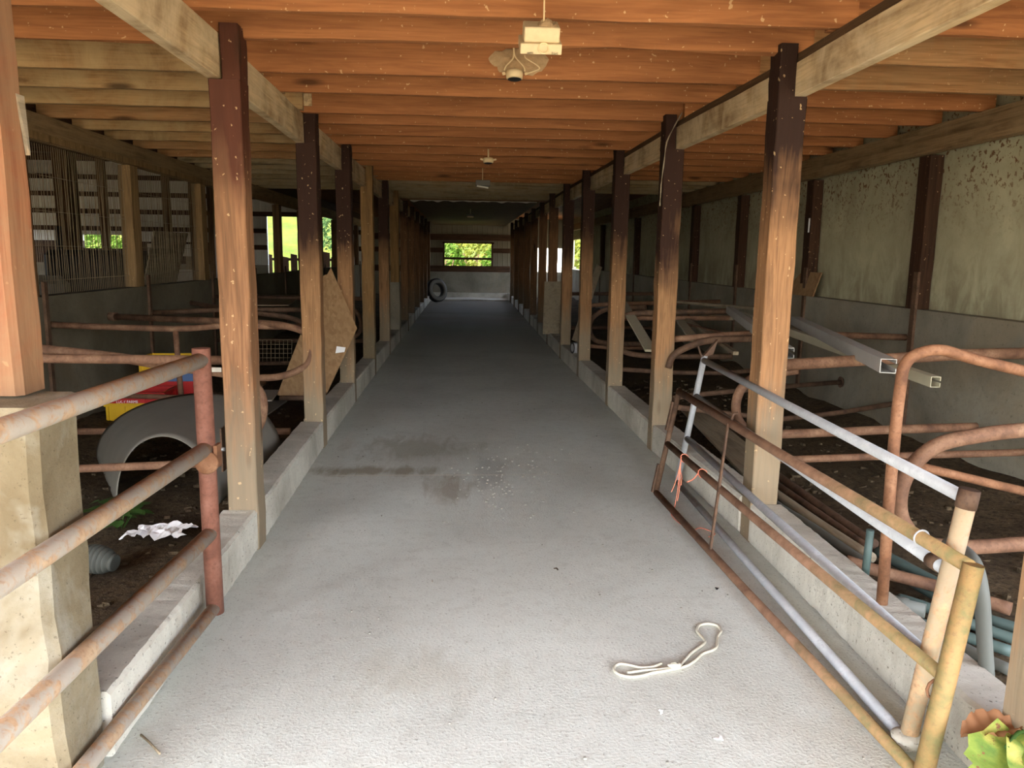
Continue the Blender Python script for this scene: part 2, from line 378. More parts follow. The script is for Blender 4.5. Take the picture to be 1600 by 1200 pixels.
# ---------------------------------------------------------------- the setting
def S(name, mb, m): return mb.build(name, m, kind='structure')
def lerp_tab(tab, y):
    if y <= tab[0][0]: return tab[0][1]
    for (a, b), (c, d) in zip(tab, tab[1:]):
        if y <= c: return b+(d-b)*(y-a)/(c-a)
    return tab[-1][1]
LX = [(2.3,-1.18),(4.3,-1.183),(6.7,-1.235),(8.9,-1.25),(13,-1.262),(30,-1.25)]
RX = [(2.1,1.70),(3.2,1.72),(4.4,1.715),(6.6,1.65),(8.7,1.632),(10.8,1.602),(13,1.585),(17,1.60),(30,1.66)]
S('floor', MB().box((-1.6,-.6,-.2), (2.05,30.55,0)), M['floor'])
def dirt(x0, x1, y0, y1, nx, ny, wallx=None, base=.05):
    def fn(u, v):
        x, y = x0+(x1-x0)*u, y0+(y1-y0)*v
        z = base+.035*noise.noise(Vector((x*1.3, y*1.3, 0)))+.02*noise.noise(Vector((x*5, y*5, 3)))
        if wallx is not None: z += .09*max(0, 1-abs(x-wallx)/.7)*(1+.6*noise.noise(Vector((0, y*1.7, 5))))
        return (x, y, z)
    return MB().grid(fn, nx, ny)
d = dirt(-1.44, -3.55, 2.2, 30.4, 40, 220, -3.55); S('floor', d, M['dirt'])
d = dirt(1.9, 3.95, 1.9, 30.4, 40, 220, 3.95, .07); S('floor', d, M['dirt'])
d = dirt(-3.7, -18, .5, 30.4, 40, 80); S('floor', d, M['dirt'])
S('ground', MB().face([(-70,-60,-.06),(70,-60,-.06),(70,31,-.06),(-70,31,-.06)]), M['yard'])
# walls of the two stall rows
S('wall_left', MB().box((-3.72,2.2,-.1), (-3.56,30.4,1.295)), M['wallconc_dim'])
S('wall_left', MB().box((-3.82,.6,2.83), (-3.74,30.4,5.0)), M['dark_wood'])
w = MB().box((3.95,1.9,-.1), (4.2,26.8,1.275)).box((3.95,29.4,-.1), (4.2,30.4,1.275)).box((3.95,26.8,-.1), (4.2,29.4,1.2)); S('wall_right', w, M['wallconc'])
w = MB().box((4.07,1.9,1.275), (4.11,26.9,3.07)).box((4.07,29.3,1.275), (4.11,30.4,3.07)).box((4.07,26.9,2.28), (4.11,29.3,3.07)); S('wall_right', w, M['panel'])
# upper deck over the joists, boarded ceiling of the far half, roof of the side hall
S('ceiling', MB().box((-3.8,-4.2,3.06), (4.25,30.5,3.1)), M['deck'])  # unseen front overhang past the joists, added to keep steep light off the floor
S('ceiling', MB().box((-1.2,16.6,2.80), (1.55,30.4,2.83)), M['deck_far'])
S('ceiling', MB().box((-18.2,.6,4.98), (-3.74,31,5.04)), M['dark_wood'])
w = MB().box((-18.2,.6,-.1), (-3.75,.68,5.0)).box((-18.2,.68,-.1), (-18.12,31,2.2)).box((-18.2,.68,2.62), (-18.12,31,5.0)); S('wall_left', w, M['dark_wood'])  # unseen front and side walls added to dim the hall, with a light slot
g = MB()
for k in range(12): g.box((-18.1,2.2+k*2.4,4.72), (-3.84,2.28+k*2.4,4.97))
S('trim_1', g, M['dark_wood'])
# ragged pale strip where the boarded ceiling begins
def rag(u, v): return (-1.15+2.65*u, 16.55+.03*math.sin(u*40), 2.80-(.012+.05*max(0, noise.noise(Vector((u*16, 0, 0)))+.15))*v)
S('trim_2', MB().grid(rag, 80, 1), M['frame_white'])
# back wall with its openings
BY = 30.4
def bx(px): return at_y(px, 400, BY).x
def bz(py, px=740): return at_y(px, py, BY).z
def wall_xz(holes, x0, x1, z0, z1, y0, y1):
    xs = sorted({x0, x1, *[h[0] for h in holes], *[h[1] for h in holes]}); zs = sorted({z0, z1, *[h[2] for h in holes], *[h[3] for h in holes]})
    xs = [x for x in xs if x0 <= x <= x1]; zs = [z for z in zs if z0 <= z <= z1]
    m = MB()
    for a, b in zip(xs, xs[1:]):
        for c, d_ in zip(zs, zs[1:]):
            mx, mz = (a+b)/2, (c+d_)/2
            if not any(h[0] < mx < h[1] and h[2] < mz < h[3] for h in holes): m.box((a, y0, c), (b, y1, d_))
    return m
H_HALL = (bx(132), bx(204), bz(388,170), bz(367,170)); H_DOOR = (bx(419), bx(528), bz(437,470), bz(338,470))
H_SLIT = (bx(553.5), bx(557), bz(418,555), bz(355,555)); H_MID = (bx(694), bx(769.5), bz(417.5,735), bz(379.5,735)); H_WHITE = (bx(835), bx(878), bz(425,857), bz(388,857))
HOLES = [H_HALL, H_DOOR, H_SLIT, H_MID, H_WHITE]
S('wall_back', wall_xz(HOLES, -18.2, -9.2, 2.0, 5.0, BY, BY+.08), M['sheet'])
S('wall_back', wall_xz(HOLES, -18.2, -9.2, 1.18, 2.0, BY, BY+.08), M['post_wall'])
S('wall_back', wall_xz(HOLES, -9.2, -3.9, 1.18, 5.0, BY, BY+.08), M['sheet'])
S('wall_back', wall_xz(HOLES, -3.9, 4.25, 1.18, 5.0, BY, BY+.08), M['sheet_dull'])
S('wall_back', wall_xz(HOLES, -18.2, 4.25, -.1, 1.18, BY-.06, BY+.1), M['wallconc'])
g = MB()
for py in (279, 305.5, 332, 358.5):
    z = bz(py, 300); segs = [(-18.2, H_DOOR[0]), (H_DOOR[1], -3.9)] if z < H_DOOR[3] else [(-18.2, -3.9)]
    for a, b in segs: g.box((a, BY-.09, z-.10), (b, BY-.005, z+.07))
for a, b in ((-18.2,H_HALL[0]), (H_HALL[1],H_DOOR[0]), (H_DOOR[1],H_SLIT[0]), (-4.1,H_MID[0]), (H_MID[1],H_WHITE[0])):
    z = bz(389, 600); g.box((a, BY-.07, z-.10), (b, BY-.005, z+.08))
for a, b in ((-3.5, 1.9),):
    for z in (2.33, 1.13): g.box((a, BY-.09, z-.11), (b, BY-.07, z+.12))
S('trim_3', g, M['dark_wood'])
wn = thing('window_1', 'long unglazed opening in the back wall at the far end of the alley', 'window', ((H_MID[0]+H_MID[1])/2, BY, H_MID[2])); wn['kind'] = 'structure'
fr = MB()
for z in (H_MID[2], H_MID[3]): fr.box((H_MID[0]-.06, BY-.1, z-.03), (H_MID[1]+.06, BY-.06, z+.03))
for x in (H_MID[0], H_MID[1]): fr.box((x-.05, BY-.1, H_MID[2]-.03), (x+.02, BY-.06, H_MID[3]+.03))
fr.build('window_frame', M['dark_wood'], wn)
MB().box((H_MID[0], BY-.02, bz(406)), (H_MID[1], BY+.04, bz(402.5))).build('crossbar', M['dark_wood'], wn)
S('trim_4', MB().box((-1.15,28.6,0), (1.62,30.3,.05)).box((-1.25,30.0,0), (1.65,30.33,.22)), M['conc'])
# ---------------------------------------------------------------- curbs
LP = [4.31, 6.68, 8.75, 10.8, 13.0, 15.0, 17.15, 19.3, 21.45, 23.6, 25.75, 27.9]
RP = [2.0, 4.36, 6.55, 8.6, 10.72, 12.65, 14.75, 16.9, 19.05, 21.2, 23.35, 25.5, 27.65]
def curb(tab, sgn, posts, y0, label):
    m = MB(); ys = [y0]
    for p in posts: ys += [max(y0, p-.004), p+.168]
    ys.append(30.0)
    for a, b in zip(ys[::2], ys[1::2]):
        if b-a < .05: continue
        xa, xb = lerp_tab(tab, a), lerp_tab(tab, b); wd = .2
        m.beam((xa+sgn*wd/2, a, .12), (xb+sgn*wd/2, b, .12), wd, .24, seg=max(4, int((b-a)*22)), jit=.0022, bev=.014)
    m.build('concrete_curb', M['conc'], label=label, cat='curb')
curb(LX, -1, LP, 2.45, 'low worn concrete curb along the left side of the alley')
curb(RX, 1, RP, 1.85, 'low worn concrete curb along the right side of the alley')
# ---------------------------------------------------------------- alley posts
def alley_post(side, i, y, xin, mat, label, z0=0.0):
    s = -1 if side == 'L' else 1; m = MB(); xo = xin+s*.165; j = .0035
    m.beam(((xin+xo)/2, y+.08, z0), ((xin+xo)/2, y+.08, 2.583), .165, .16, up=(0,1,0), seg=14, jit=j, bev=.006)
    xm = xin+s*.095
    m.beam(((xin+xm)/2, y+.08, 2.583), ((xin+xm)/2, y+.08, 2.815 if i > 6 else 2.86), .095, .16, up=(0,1,0), seg=3, jit=j, bev=.006)
    return m.build('timber_post', M[mat], label=label, cat='post', group='posts along the %s side of the alley' % ('left' if side == 'L' else 'right'))
Lx = [-1.178,-1.232,-1.252,-1.255,-1.262,-1.262]+[-1.25]*6
Lm = ['post_a','post_b','post_b','post_c','post_b','post_c']+['post_e']*6
Llab = ['reddish square post on the left curb, just past the pipe gate',
 'dark-topped post on the left curb, partly covering the leaning strand board',
 'dark brown post on the left curb behind the upper corner of the strand board',
 'plain pale brown post on the left curb, right behind the strand board post',
 'dark speckled post on the left curb, fifth post of the left row from the entrance',
 'post on a tall grey concrete block in the left row, sixth from the entrance']
for i, y in enumerate(LP):
    lab = Llab[i] if i < 6 else 'dim brown post in the far half of the left row, %s from the entrance' % ORD[i+1]
    alley_post('L', i+1, y, Lx[i], Lm[i], lab, 1.15 if i == 5 else 0)
MB().beam((-1.35,15.11,0), (-1.35,15.11,1.15), .2, .24, up=(0,1,0), seg=8, jit=.006, bev=.01).build('concrete_block', M['wallconc'], label='tall grey concrete block under a post of the left row', cat='concrete block')
Rx = [1.715,1.72,1.648,1.632,1.602,1.585,1.585]+[1.6]*6
Rm = ['post_d','post_d','post_b','post_b','post_b','post_b','post_e']+['post_e']*6
Rlab = ['pale splintered post cut off by the right edge, behind the big leaf',
 'orange-brown post with scorched dark top behind the leaning gates on the right',
 'dark-topped post of the right row with a pale splinter hanging down its left edge',
 'dark-topped post in the right row, next after the one with the hanging splinter',
 'narrow brown right-hand post just in front of the white can on the curb',
 'brown post of the right row right behind the white can on the curb',
 'brown post of the right row with a leaning plywood panel at its foot']
for i, y in enumerate(RP):
    lab = Rlab[i] if i < 7 else 'dim brown post far down the right row, %s from the entrance' % ORD[i]
    rpo = alley_post('R', i, y, Rx[i], Rm[i], lab)
    if i == 2: third_right = rpo
# splinter peeling off the third right post
sp = [(1066,176),(1055,195),(1042,222),(1038,250),(1034,280),(1032,305),(1031,322)]
MB().tube(smooth([at_y(px, py, 6.535) for px, py in sp], 3), [.0025+.0045*abs(math.sin(k*.8)) for k in range(19)], 6).build('splinter', M['plank'], third_right, label='long pale splinter hanging down the edge')
# front post on its pier
pr = MB().beam((-1.46,2.31,0), (-1.46,2.31,1.262), .52, .26, up=(0,1,0), seg=10, jit=.006, bev=.025)
pr.build('concrete_pier', M['pier'], label='thick pale concrete pier at the left edge behind the pipe gate', cat='pier')
fp = MB().beam((-1.395,2.385,1.27), (-1.395,2.385,2.8), .19, .15, up=(0,1,0), seg=8, jit=.003, bev=.018)
sq = fp.build('timber_post', M['post_front'], label='bright reddish square post standing on the concrete pier at the left edge', cat='post', group='posts along the left side of the alley')
MB().hexa([(-1.297,2.44,1.97),(-1.285,2.44,1.97),(-1.285,2.445,1.97),(-1.297,2.445,1.97),(-1.302,2.42,2.14),(-1.297,2.42,2.14),(-1.297,2.46,2.14),(-1.302,2.46,2.14)]).build('splinter', M['plank'], sq)
# ---------------------------------------------------------------- beams over the posts
def long_beam(tab, s, z0, z1, off, wd, mat, name, label, cat='beam', y0=1.6):
    m = MB(); ys = [y0]+[p+.08 for p in (LP if s < 0 else RP) if p > y0]+[30.2]
    for a, b in zip(ys, ys[1:]):
        xa, xb = lerp_tab(tab, a)+s*(off+wd/2), lerp_tab(tab, b)+s*(off+wd/2)
        m.beam((xa, a, (z0+z1)/2), (xb, b, (z0+z1)/2), wd, z1-z0, seg=5, jit=.002, bev=.004)
    return m.build(name, M[mat], label=label, cat=cat)
long_beam(LX, -1, 2.588, 2.818, .099, .066, 'beam', 'support_beam', 'pale stained beam carried by the left row of posts')
long_beam(RX, 1, 2.585, 2.765, .099, .066, 'beam', 'support_beam', 'pale whitewashed beam carried by the right row of posts')
long_beam(RX, 1, 2.766, 2.818, .11, .06, 'beam_dark', 'top_plank', 'dark plank lying on top of the right whitewashed beam', 'plank')
def wall_beam(x0, x1, label):
    return MB().beam(((x0+x1)/2, 1.9, 2.705), ((x0+x1)/2, 30.2, 2.705), abs(x1-x0), .228, seg=30, jit=.003).build('wall_beam', M['wall_beam'], label=label, cat='beam')
wb = wall_beam(3.90, 3.96, 'grimy long beam along the top of the right wall')
MB().beam((3.885,1.9,2.645), (3.885,30.2,2.645), .028, .10, seg=30, jit=.002).build('ledger', M['wall_beam'], wb)
wb = wall_beam(-3.66, -3.60, 'grimy long beam along the top of the left mesh-filled wall')
MB().beam((-3.585,1.9,2.625), (-3.585,30.2,2.625), .028, .06, seg=30, jit=.002).build('ledger', M['post_pale'], wb)
# ---------------------------------------------------------------- joists
CY = [2.0,2.66,3.32,3.97,4.46,5.26,5.87,6.69,7.22,7.84,8.5,9.2,9.9,10.5,11.15,11.8,12.5,13.15,13.8,14.45,15.1,15.75,16.4]
def joist(x0, x1, y, mat, label, group, jit=.0035):
    MB().beam((x0, y-.025, 2.937), (x1, y-.025, 2.937), .048, .234, seg=9, jit=jit, bev=.003).build('ceiling_joist', M[mat], label=label, cat='joist', group=group)
for i, y in enumerate(CY):
    lab = '%s ceiling joist over the alley, %s from the entrance' % ('orange-brown' if i < 17 else 'greyish dirty', ORD[i])
    joist(-1.50, 1.92, y, 'joist' if i < 17 else 'joist_grey', lab, 'joists over the alley', .009 if i == 4 else .0035)
LY = [2.1,2.75,3.4,3.958,4.613,5.239,5.907,6.571,7.198,7.837,8.554,9.187,9.924,10.6,11.25,11.9,12.6,13.25,13.9,14.55]
LJ = ['joist','joist','joist','joist','joist','joist_worn','joist_worn','joist_worn','joist_brown','joist_worn','joist_worn','joist_brown','joist_brown','joist_grey']
for i, y in enumerate(LY):
    mt = LJ[i] if i < len(LJ) else 'joist_grey'
    y2 = y if all(abs(y-c) > .055 for c in CY) else min(CY, key=lambda c: abs(c-y))+.052
    x1 = -1.3
    joist(-3.72, x1, y2, mt, '%s joist over the left stalls, %s from the entrance' % ({'joist':'orange-brown','joist_worn':'pale weathered','joist_brown':'reddish brown','joist_grey':'grey dirty'}[mt], ORD[i]), 'joists over the left stalls')
RYp = [(1500,58.5),(1500,107),(1500,146),(1500,172.5),(1400,196.5),(1350,213)]
RY = [2.05,2.7,3.35]+[at_z(px, py, 2.82).y for px, py in RYp]
while len(RY) < 20: RY.append(RY[-1]+.65)
for i, y in enumerate(RY):
    y2 = y if all(abs(y-c) > .055 for c in CY) else min(CY, key=lambda c: abs(c-y))+.052
    joist(1.80, 4.0, y2, ('joist_brown' if i in (4, 5) else 'joist') if i < 16 else 'joist_grey', 'orange-brown joist over the right stalls, %s from the entrance' % ORD[i] if i < 16 else 'greyish joist over the right stalls, %s from the entrance' % ORD[i], 'joists over the right stalls')
a, b = at_y(447,165,6.638), at_y(487,147,6.638); MB().box((a.x,6.618,a.z), (b.x,6.639,b.z)).build('board_scrap', M['beam'], label='pale board scrap nailed to a joist above the first dark-topped left post', cat='board')
# ---------------------------------------------------------------- wall posts
for i, y in enumerate([2.3,4.45,6.55,8.78,11.1,13.4,15.7,18.0,20.3,22.6,24.9]):
    p = MB().beam((4.0,y+.08,1.276), (4.0,y+.08,2.585), .12, .17, up=(0,1,0), seg=6, jit=.003, bev=.004)
    lab = 'very dark wooden post against the pale green right wall, %s from the entrance' % ORD[i]
    if i == 3: strip_post = None
    o = p.build('wall_post', M['post_wall'], label=lab, cat='post', group='dark posts on the right wall')
    if i == 3: strip_post = o
    st = MB().box((3.925,y-.01,.22), (3.948,y+.055,1.6)).build('stanchion', M['rust_dk'], label='thin rusty steel strip on the right concrete wall below the %s dark post' % ORD[i], cat='steel strip', group='steel strips on the right wall')
MB().box((3.932,8.80,2.0), (3.941,8.825,2.16)).build('white_strip', M['white'], strip_post, label='small white strip')
for i, y in enumerate([4.5,6.55,8.72,10.95,13.2,15.4,17.6,19.8,22.0,24.2,26.4]):
    p = MB().beam((-3.64,y+.1,1.296), (-3.64,y+.1,2.588), .13, .2, up=(0,1,0), seg=6, jit=.003, bev=.004)
    p.build('wall_post', M['post_pale' if i in (2, 3) else 'post_hall'], label='brown post on the low left wall, %s from the entrance' % ORD[i], cat='post', group='posts on the low left wall')
    MB().box((-3.556,y+.2,.2), (-3.53,y+.25,1.42)).build('steel_strip', M['rust_dk'], label='thin rusty steel strip up the low left wall beside its %s post' % ORD[i], cat='steel strip', group='steel strips on the left wall')
# wire mesh between the left wall posts
for (y0, y1, n, nm) in ((6.77,8.71,52,'dense wire mesh filling the first opening of the left wall'), (8.94,10.94,36,'wire mesh filling the second opening of the left wall, before the leaning grey board')):
    m = MB()
    for k in range(n+1):
        y = y0+(y1-y0)*k/n; m.tube([(-3.66,y,1.3),(-3.66+.012*math.sin(k*1.7),y+.01*math.sin(k*2.3),2.0),(-3.66,y,2.585)], .0028, 4, cap=False)
    for z in (1.42,1.72,2.02,2.32): m.tube([(-3.655,y0,z),(-3.65,y1,z)], .0022, 4, cap=False)
    m.build('wire_mesh', M['wire'], label=nm, cat='wire mesh')
# posts of the side hall
for k, (px, Y, wd, lab) in enumerate(((108,15.5,.26,'thick dark post in the side hall, leftmost behind the wire mesh'), (121,18.0,.2,'dark post in the side hall just right of the thickest one'), (167,27.5,.24,'dark post between the two green openings of the side hall'), (265,25.0,.2,'thin post of the side hall above the grey leaning board'), (305,23.0,.16,'thin post of the side hall just left of a pale wall post'), (333,27.0,.2,'slim post of the side hall hidden behind the reddish left post'))):
    c = at_y(px, 400, Y)
    MB().beam((c.x, Y, .04), (c.x, Y, 4.97 if k < 6 else 4.6), wd, wd*.8, up=(0,1,0), seg=6, jit=.004, bev=.006).build('hall_post', M['post_hall'], label=lab, cat='post')
# ---------------------------------------------------------------- left pipe gate
t = NT('gate_rust_to_olive'); w = t.coords(world=True); a = t.noise(w, 9, 6, .65, .3); b = t.noise(w, 60, 4, .6)
yy = t.n('SeparateXYZ', Vector=w).outputs[1]
near = t.math('SUBTRACT', 1, t.step(t.math('DIVIDE', t.math('ADD', yy, t.math('MULTIPLY', a, .8)), 5), .52, .72))
col = t.mix(near, t.ramp(a, (.3, lin(96,70,54)), (.6, lin(136,104,82))), t.ramp(a, (.35, lin(100,100,62)), (.62, lin(150,118,74))))
M['gate_a'] = t.done(t.mix(t.math('MULTIPLY', t.step(b, .55, .68), .35), col, lin(100,70,50)), .7, t.math('ADD', a, b), .3, .004)
px_end = at_z(330, 957, .1); gy = px_end.y; gx = -1.112
end_bot = Vector((gx, gy, .1)); end_top = Vector((gx-.002, gy, 1.292))
g = thing('pipe_gate', 'swung-open pipe gate with pale worn rails and reddish end post at the left edge', 'gate', (gx, gy, .08))
def gate_rail(z0, far):          # rails run back towards the camera and slightly outwards
    d = Vector((-.045, -1, 0)); a = Vector((gx, gy, z0)); return [a, a+d*2.9]
MB().tube([end_bot, end_bot.lerp(end_top, .5), end_top], .0375, 20).build('end_post', M['rust_red'], g)
zs = [at_y(306, 562, gy).z-.0, at_y(318, 700, gy).z, at_y(328, 832, gy).z, .128]
for z in zs:
    a, b = gate_rail(z, 0)
    MB().tube([a+(b-a)*.004, a.lerp(b, .5), b], .0325 if z > .2 else .029, 18).build('rail', M['gate_pale'], g)
lt = MB().lathe([(.045,-.012),(.05,0),(.045,.012),(.02,.016)], (gx+.012, gy-.045, at_y(318, 719, gy).z), (0.15,-1,.1), 14)
lt.box((gx+.038, gy-.03, at_y(318, 728, gy).z), (gx+.052, gy+.03, at_y(318, 694, gy).z)); lt.build('latch', M['rust_orange'], g)
# ---------------------------------------------------------------- the two gates leaning on the right
def frame_pt(B0, B1, T0, T1, u, v): return B0.lerp(B1, u).lerp(T0.lerp(T1, u), v)
B0, B1, T0, T1 = Vector((1.371,5.254,.035)), Vector((1.488,2.175,.035)), Vector((1.503,5.26,.766)), Vector((1.578,2.18,.757))
P = lambda u, v: frame_pt(B0, B1, T0, T1, u, v)
g = thing('pipe_gate', 'rusty brown pipe gate leaning on the right curb, nearest the alley, its close end olive-yellow', 'gate', tuple(P(.5, 0)))
MB().tube([P(0,-.01), P(0,1.03)], .019, 14).build('end_post', M['rust_dk'], g)
MB().tube([P(1,-.3), P(1,1.02)], .031, 18).build('end_post', M['gate_a'], g)
for v, r in ((1,.024), (.49,.022), (0,.022)):
    o = MB().tube([P(.004,v), P(.5,v)+Vector((0,0,-.006)), P(.995,v)], r, 16).build('rail', M['gate_a'], g)
c = P(.33, 1); d = P(.37, 0)
MB().beam(c+Vector((-.02,0,.0)), d+Vector((-.01,0,.02)), .022, .012, up=(1,0,0)).build('brace', M['rust_dk'], g)
MB().tube([c+Vector((.0,0,.02)), c+Vector((.01,0,.055)), c+Vector((.035,0,.06))], .009, 8).build('bolt', M['rust_dk'], g)
MB().beam(P(0,.62)+Vector((-.026,.01,0)), P(0,.9)+Vector((-.026,.01,0)), .03, .012, up=(1,0,0)).beam(P(0,0)+Vector((-.026,.01,0)), P(0,.28)+Vector((-.026,.01,0)), .03, .012, up=(1,0,0)).build('hinge_strap', M['rust_dk'], g)
q = P(.985,.45); MB().tube([q+Vector((-.03*math.cos(k), -.01, .035*math.sin(k)-.03)) for k in [i*math.pi/5 for i in range(10)]], .005, 8, closed=True).build('hinge_lug', M['rust_orange'], g)
q = P(.915,1); uu = (B1-B0).normalized(); nx = uu.cross(Vector((0,0,1))).normalized(); nz = nx.cross(uu)
MB().tube([q+nx*.0275*math.cos(k)+nz*.0275*math.sin(k) for k in [i*math.pi/8 for i in range(16)]], .0035, 6, closed=True).build('wire_tie', M['galv'], g)
A = P
# orange twine knotted on the middle rail
def strand(pts): return smooth(pts, 4)
k0 = A(.13, .49)
tw = MB()
for dx, dy, dz in ((0,0,.36), (.015,.01,.33), (-.012,.015,.27), (.02,-.01,.21)):
    tw.tube(strand([k0+Vector((-.02,0,.01)), k0+Vector((-.03+dx*.3,.0,-.08)), k0+Vector((-.035+dx,dy,-dz*.6)), k0+Vector((-.05+dx*1.5,dy*2,-dz+.03))]), .0028, 5)
tw.tube([k0+Vector((-.028*math.cos(k)*.9,.012*math.sin(k*2),.028*math.sin(k))) for k in [i*math.pi/6 for i in range(12)]], .003, 5, closed=True)
fl = k0+Vector((-.05,0,0)); fl.z = .006
pts = [fl+Vector((.02,.05,.04)), fl+Vector((-.02,0,.0)), fl+Vector((-.01,-.18,0)), fl+Vector((.03,-.3,0)), fl+Vector((.1,-.26,0)), fl+Vector((.16,-.36,0)), fl+Vector((.1,-.42,0))]
tw.tube(strand(pts), .0028, 5)
tw.build('baling_twine', M['twine'], label='long frayed orange twine hanging from the middle rail of the rusty leaning gate', cat='twine')
tw = MB(); k1 = A(.245, .49)
tw.tube([k1+Vector((-.027*math.cos(k),.01*math.sin(k*2),.027*math.sin(k))) for k in [i*math.pi/6 for i in range(12)]], .003, 5, closed=True)
tw.tube(strand([k1+Vector((-.027,0,0)), k1+Vector((-.06,-.01,-.035)), k1+Vector((-.1,-.02,-.05))]), .004, 5)
tw.build('baling_twine', M['twine'], label='shorter orange twine knot on the middle rail, nearer than the long hanging one', cat='twine')
# galvanised gate behind it
B0, B1, T0, T1 = Vector((1.594,5.504,.035)), Vector((1.552,2.37,.035)), Vector((1.746,5.50,.972)), Vector((1.668,2.365,.934))
P = lambda u, v: frame_pt(B0, B1, T0, T1, u, v)
g = thing('pipe_gate', 'bluish galvanised pipe gate leaning on the right curb behind the rusty gate', 'gate', tuple(P(.5, 0)))
MB().tube([P(0,0), P(0,1.02)], .0225, 16).build('end_post', M['galv'], g)
MB().tube([P(1,-.02), P(1,1.02)], .03, 18).build('end_post', M['cream'], g)
for v in (.985, .70, .36, 0):
    MB().tube([P(.006,v), P(.5,v)+Vector((0,0,-.004)), P(.992,v)], .0225, 16).build('rail', M['galv'], g)
MB().lathe([(.0335,-.03),(.034,0),(.033,.035)], P(1,.985), tuple((T1-B1).normalized()), 16).build('weld_collar', M['rust_dk'], g)
MB().lathe([(.027,-.02),(.0275,.03)], P(.975,.70), (0,1,0), 16).build('weld_collar', M['rust_dk'], g)
q = P(0,1)+Vector((.01,0,.04))
MB().hexa([q+Vector(v) for v in ((-.03,-.02,-.03),(.05,-.02,-.01),(.05,.02,-.01),(-.03,.02,-.03),(.0,-.02,.0),(.08,-.02,.1),(.08,.02,.1),(.0,.02,.0))]).beam(q+Vector((-.03,0,-.03)), q+Vector((-.06,0,.05)), .02, .01, up=(1,0,0)).build('hook_plate', M['rust_dk'], g)
ro = MB().grid(lambda u, v: P(1,0)+Vector((.06*math.cos(u*6.283)*math.sin(v*3.14159)*(1+.3*noise.noise(Vector((u*5,v*5,1)))), .045*math.sin(u*6.283)*math.sin(v*3.14159), -.03+.04*(1-math.cos(v*3.14159))*(1+.2*noise.noise(Vector((u*4,v*4,7)))))), 16, 8)
bmesh.ops.remove_doubles(ro.bm, verts=ro.bm.verts[:], dist=1e-4)
ro.build('concrete_lump', M['conc'], g)
# ---------------------------------------------------------------- left stalls
def Y(pix, y): return [at_y(px, py, y) for px, py in pix]
def YY(pix): return [at_y(px, py, y) for px, py, y in pix]
def divider(label, base, group=None): return thing('stall_divider', label, 'stall divider', base, group)
G = 'pipe dividers in the left stalls'
d = divider('rusty pipe divider behind the left gate, its rails ending at the reddish post', (-2.4,4.5,.08), G)
MB().tube([Vector((-3.55,4.52,at_y(60,560,4.5).z+.01))]+Y([(60,560),(352,563)], 4.5), .027, 14).build('top_rail', M['rust'], d)
MB().tube([Vector((-3.55,4.5,at_y(108,733,4.5).z))]+Y([(108,733),(347,723)], 4.5), .024, 14).build('lower_rail', M['rust'], d)
MB().tube(smooth(YY([(-60,528,4.9),(60,545,4.78),(180,558,4.75),(270,573,4.75),(345,582,4.75),(388,595,4.75),(408,618,4.75),(410,648,4.75),(398,675,4.75),(372,690,4.75)]), 4), .03, 14).build('end_loop', M['rust'], d)
a = at_y(350, 735, 4.47); b = at_y(350, 668, 4.47)
MB().box((a.x-.004, 4.44, a.z), (a.x+.006, 4.54, b.z)).build('bracket', M['rust_dk'], d)
a = at_y(339, 702, 4.44); MB().tube([a, a+Vector((.045,0,0))], .011, 10).lathe([(.017,0),(.017,.012)], a-Vector((.012,0,0)), (1,0,0), 6).build('bolt', M['galv'], d)
MB().box(tuple(at_y(331, 581, 4.71)-Vector((0,.004,0))), tuple(at_y(346, 574, 4.71))).build('tag', M['frame_white'], d)
d = divider('rusty pipe divider above the crates, spanning from the low wall to the second dark-topped post', (-2.5,6.85,.08), G)
MB().tube(Y([(72,507),(140,510),(270,514),(300,513),(345,509),(473,511)], 6.85), .027, 14).build('top_rail', M['rust'], d)
MB().tube(Y([(274,514),(283,619)], 6.85), .024, 12).build('upright', M['rust'], d)
MB().tube(Y([(172,618),(285,621),(345,623)], 6.85), .022, 12).build('lower_rail', M['rust'], d)
q = at_y(130,674,6.6); MB().tube([Vector((-3.55,6.6,q.z)), q, Vector((-1.5,6.6,q.z))], .03, 12).build('floor_rail', M['rust'], d)
lp = MB().tube(fillet(YY([(163,494,8.0),(345,502,7.1),(440,507,6.78),(485,520,6.72),(486,570,6.7),(440,590,6.7),(390,590,6.7)]), .12), .031, 14); lp.build('end_loop', M['rust'], d)
p = YY([(163,494,8.0),(182,495,7.9)]); MB().tube(p, .042, 14).build('coupling', M['rust_dk'], d)
d = divider('rusty pipe divider in front of the grey board lying across the rails', (-2.6,9.05,.08), G)
MB().tube(Y([(236,489),(300,486),(345,484),(473,484)], 9.05), .028, 12).build('top_rail', M['rust_dk'], d)
MB().tube(Y([(398,484),(403,570)], 9.05), .026, 12).build('upright', M['rust_dk'], d)
MB().tube(Y([(402,568),(455,567)], 9.05), .022, 12).build('lower_rail', M['rust_dk'], d)
MB().tube(smooth(YY([(292,472,10.4),(345,481,9.6),(403,489,9.0),(455,497,8.9),(478,512,8.85),(480,540,8.85),(462,556,8.85)]), 4), .03, 12).build('end_loop', M['rust_dk'], d)
d = divider('rusty pipe divider seen between the fourth and fifth left posts', (-2.4,11.3,.08), G)
for py0, py1 in ((466,467), (533,533)): MB().tube([Vector((-3.55,11.3,at_y(560,py0,11.3).z))]+Y([(580,py1)], 11.3), .03, 10).build('rail', M['rust_dk'], d)
MB().tube(smooth(Y([(500,478),(545,481),(560,492),(564,507),(560,521),(545,529),(505,530)], 11.2), 4), .03, 10).build('end_loop', M['rust_dk'], d)
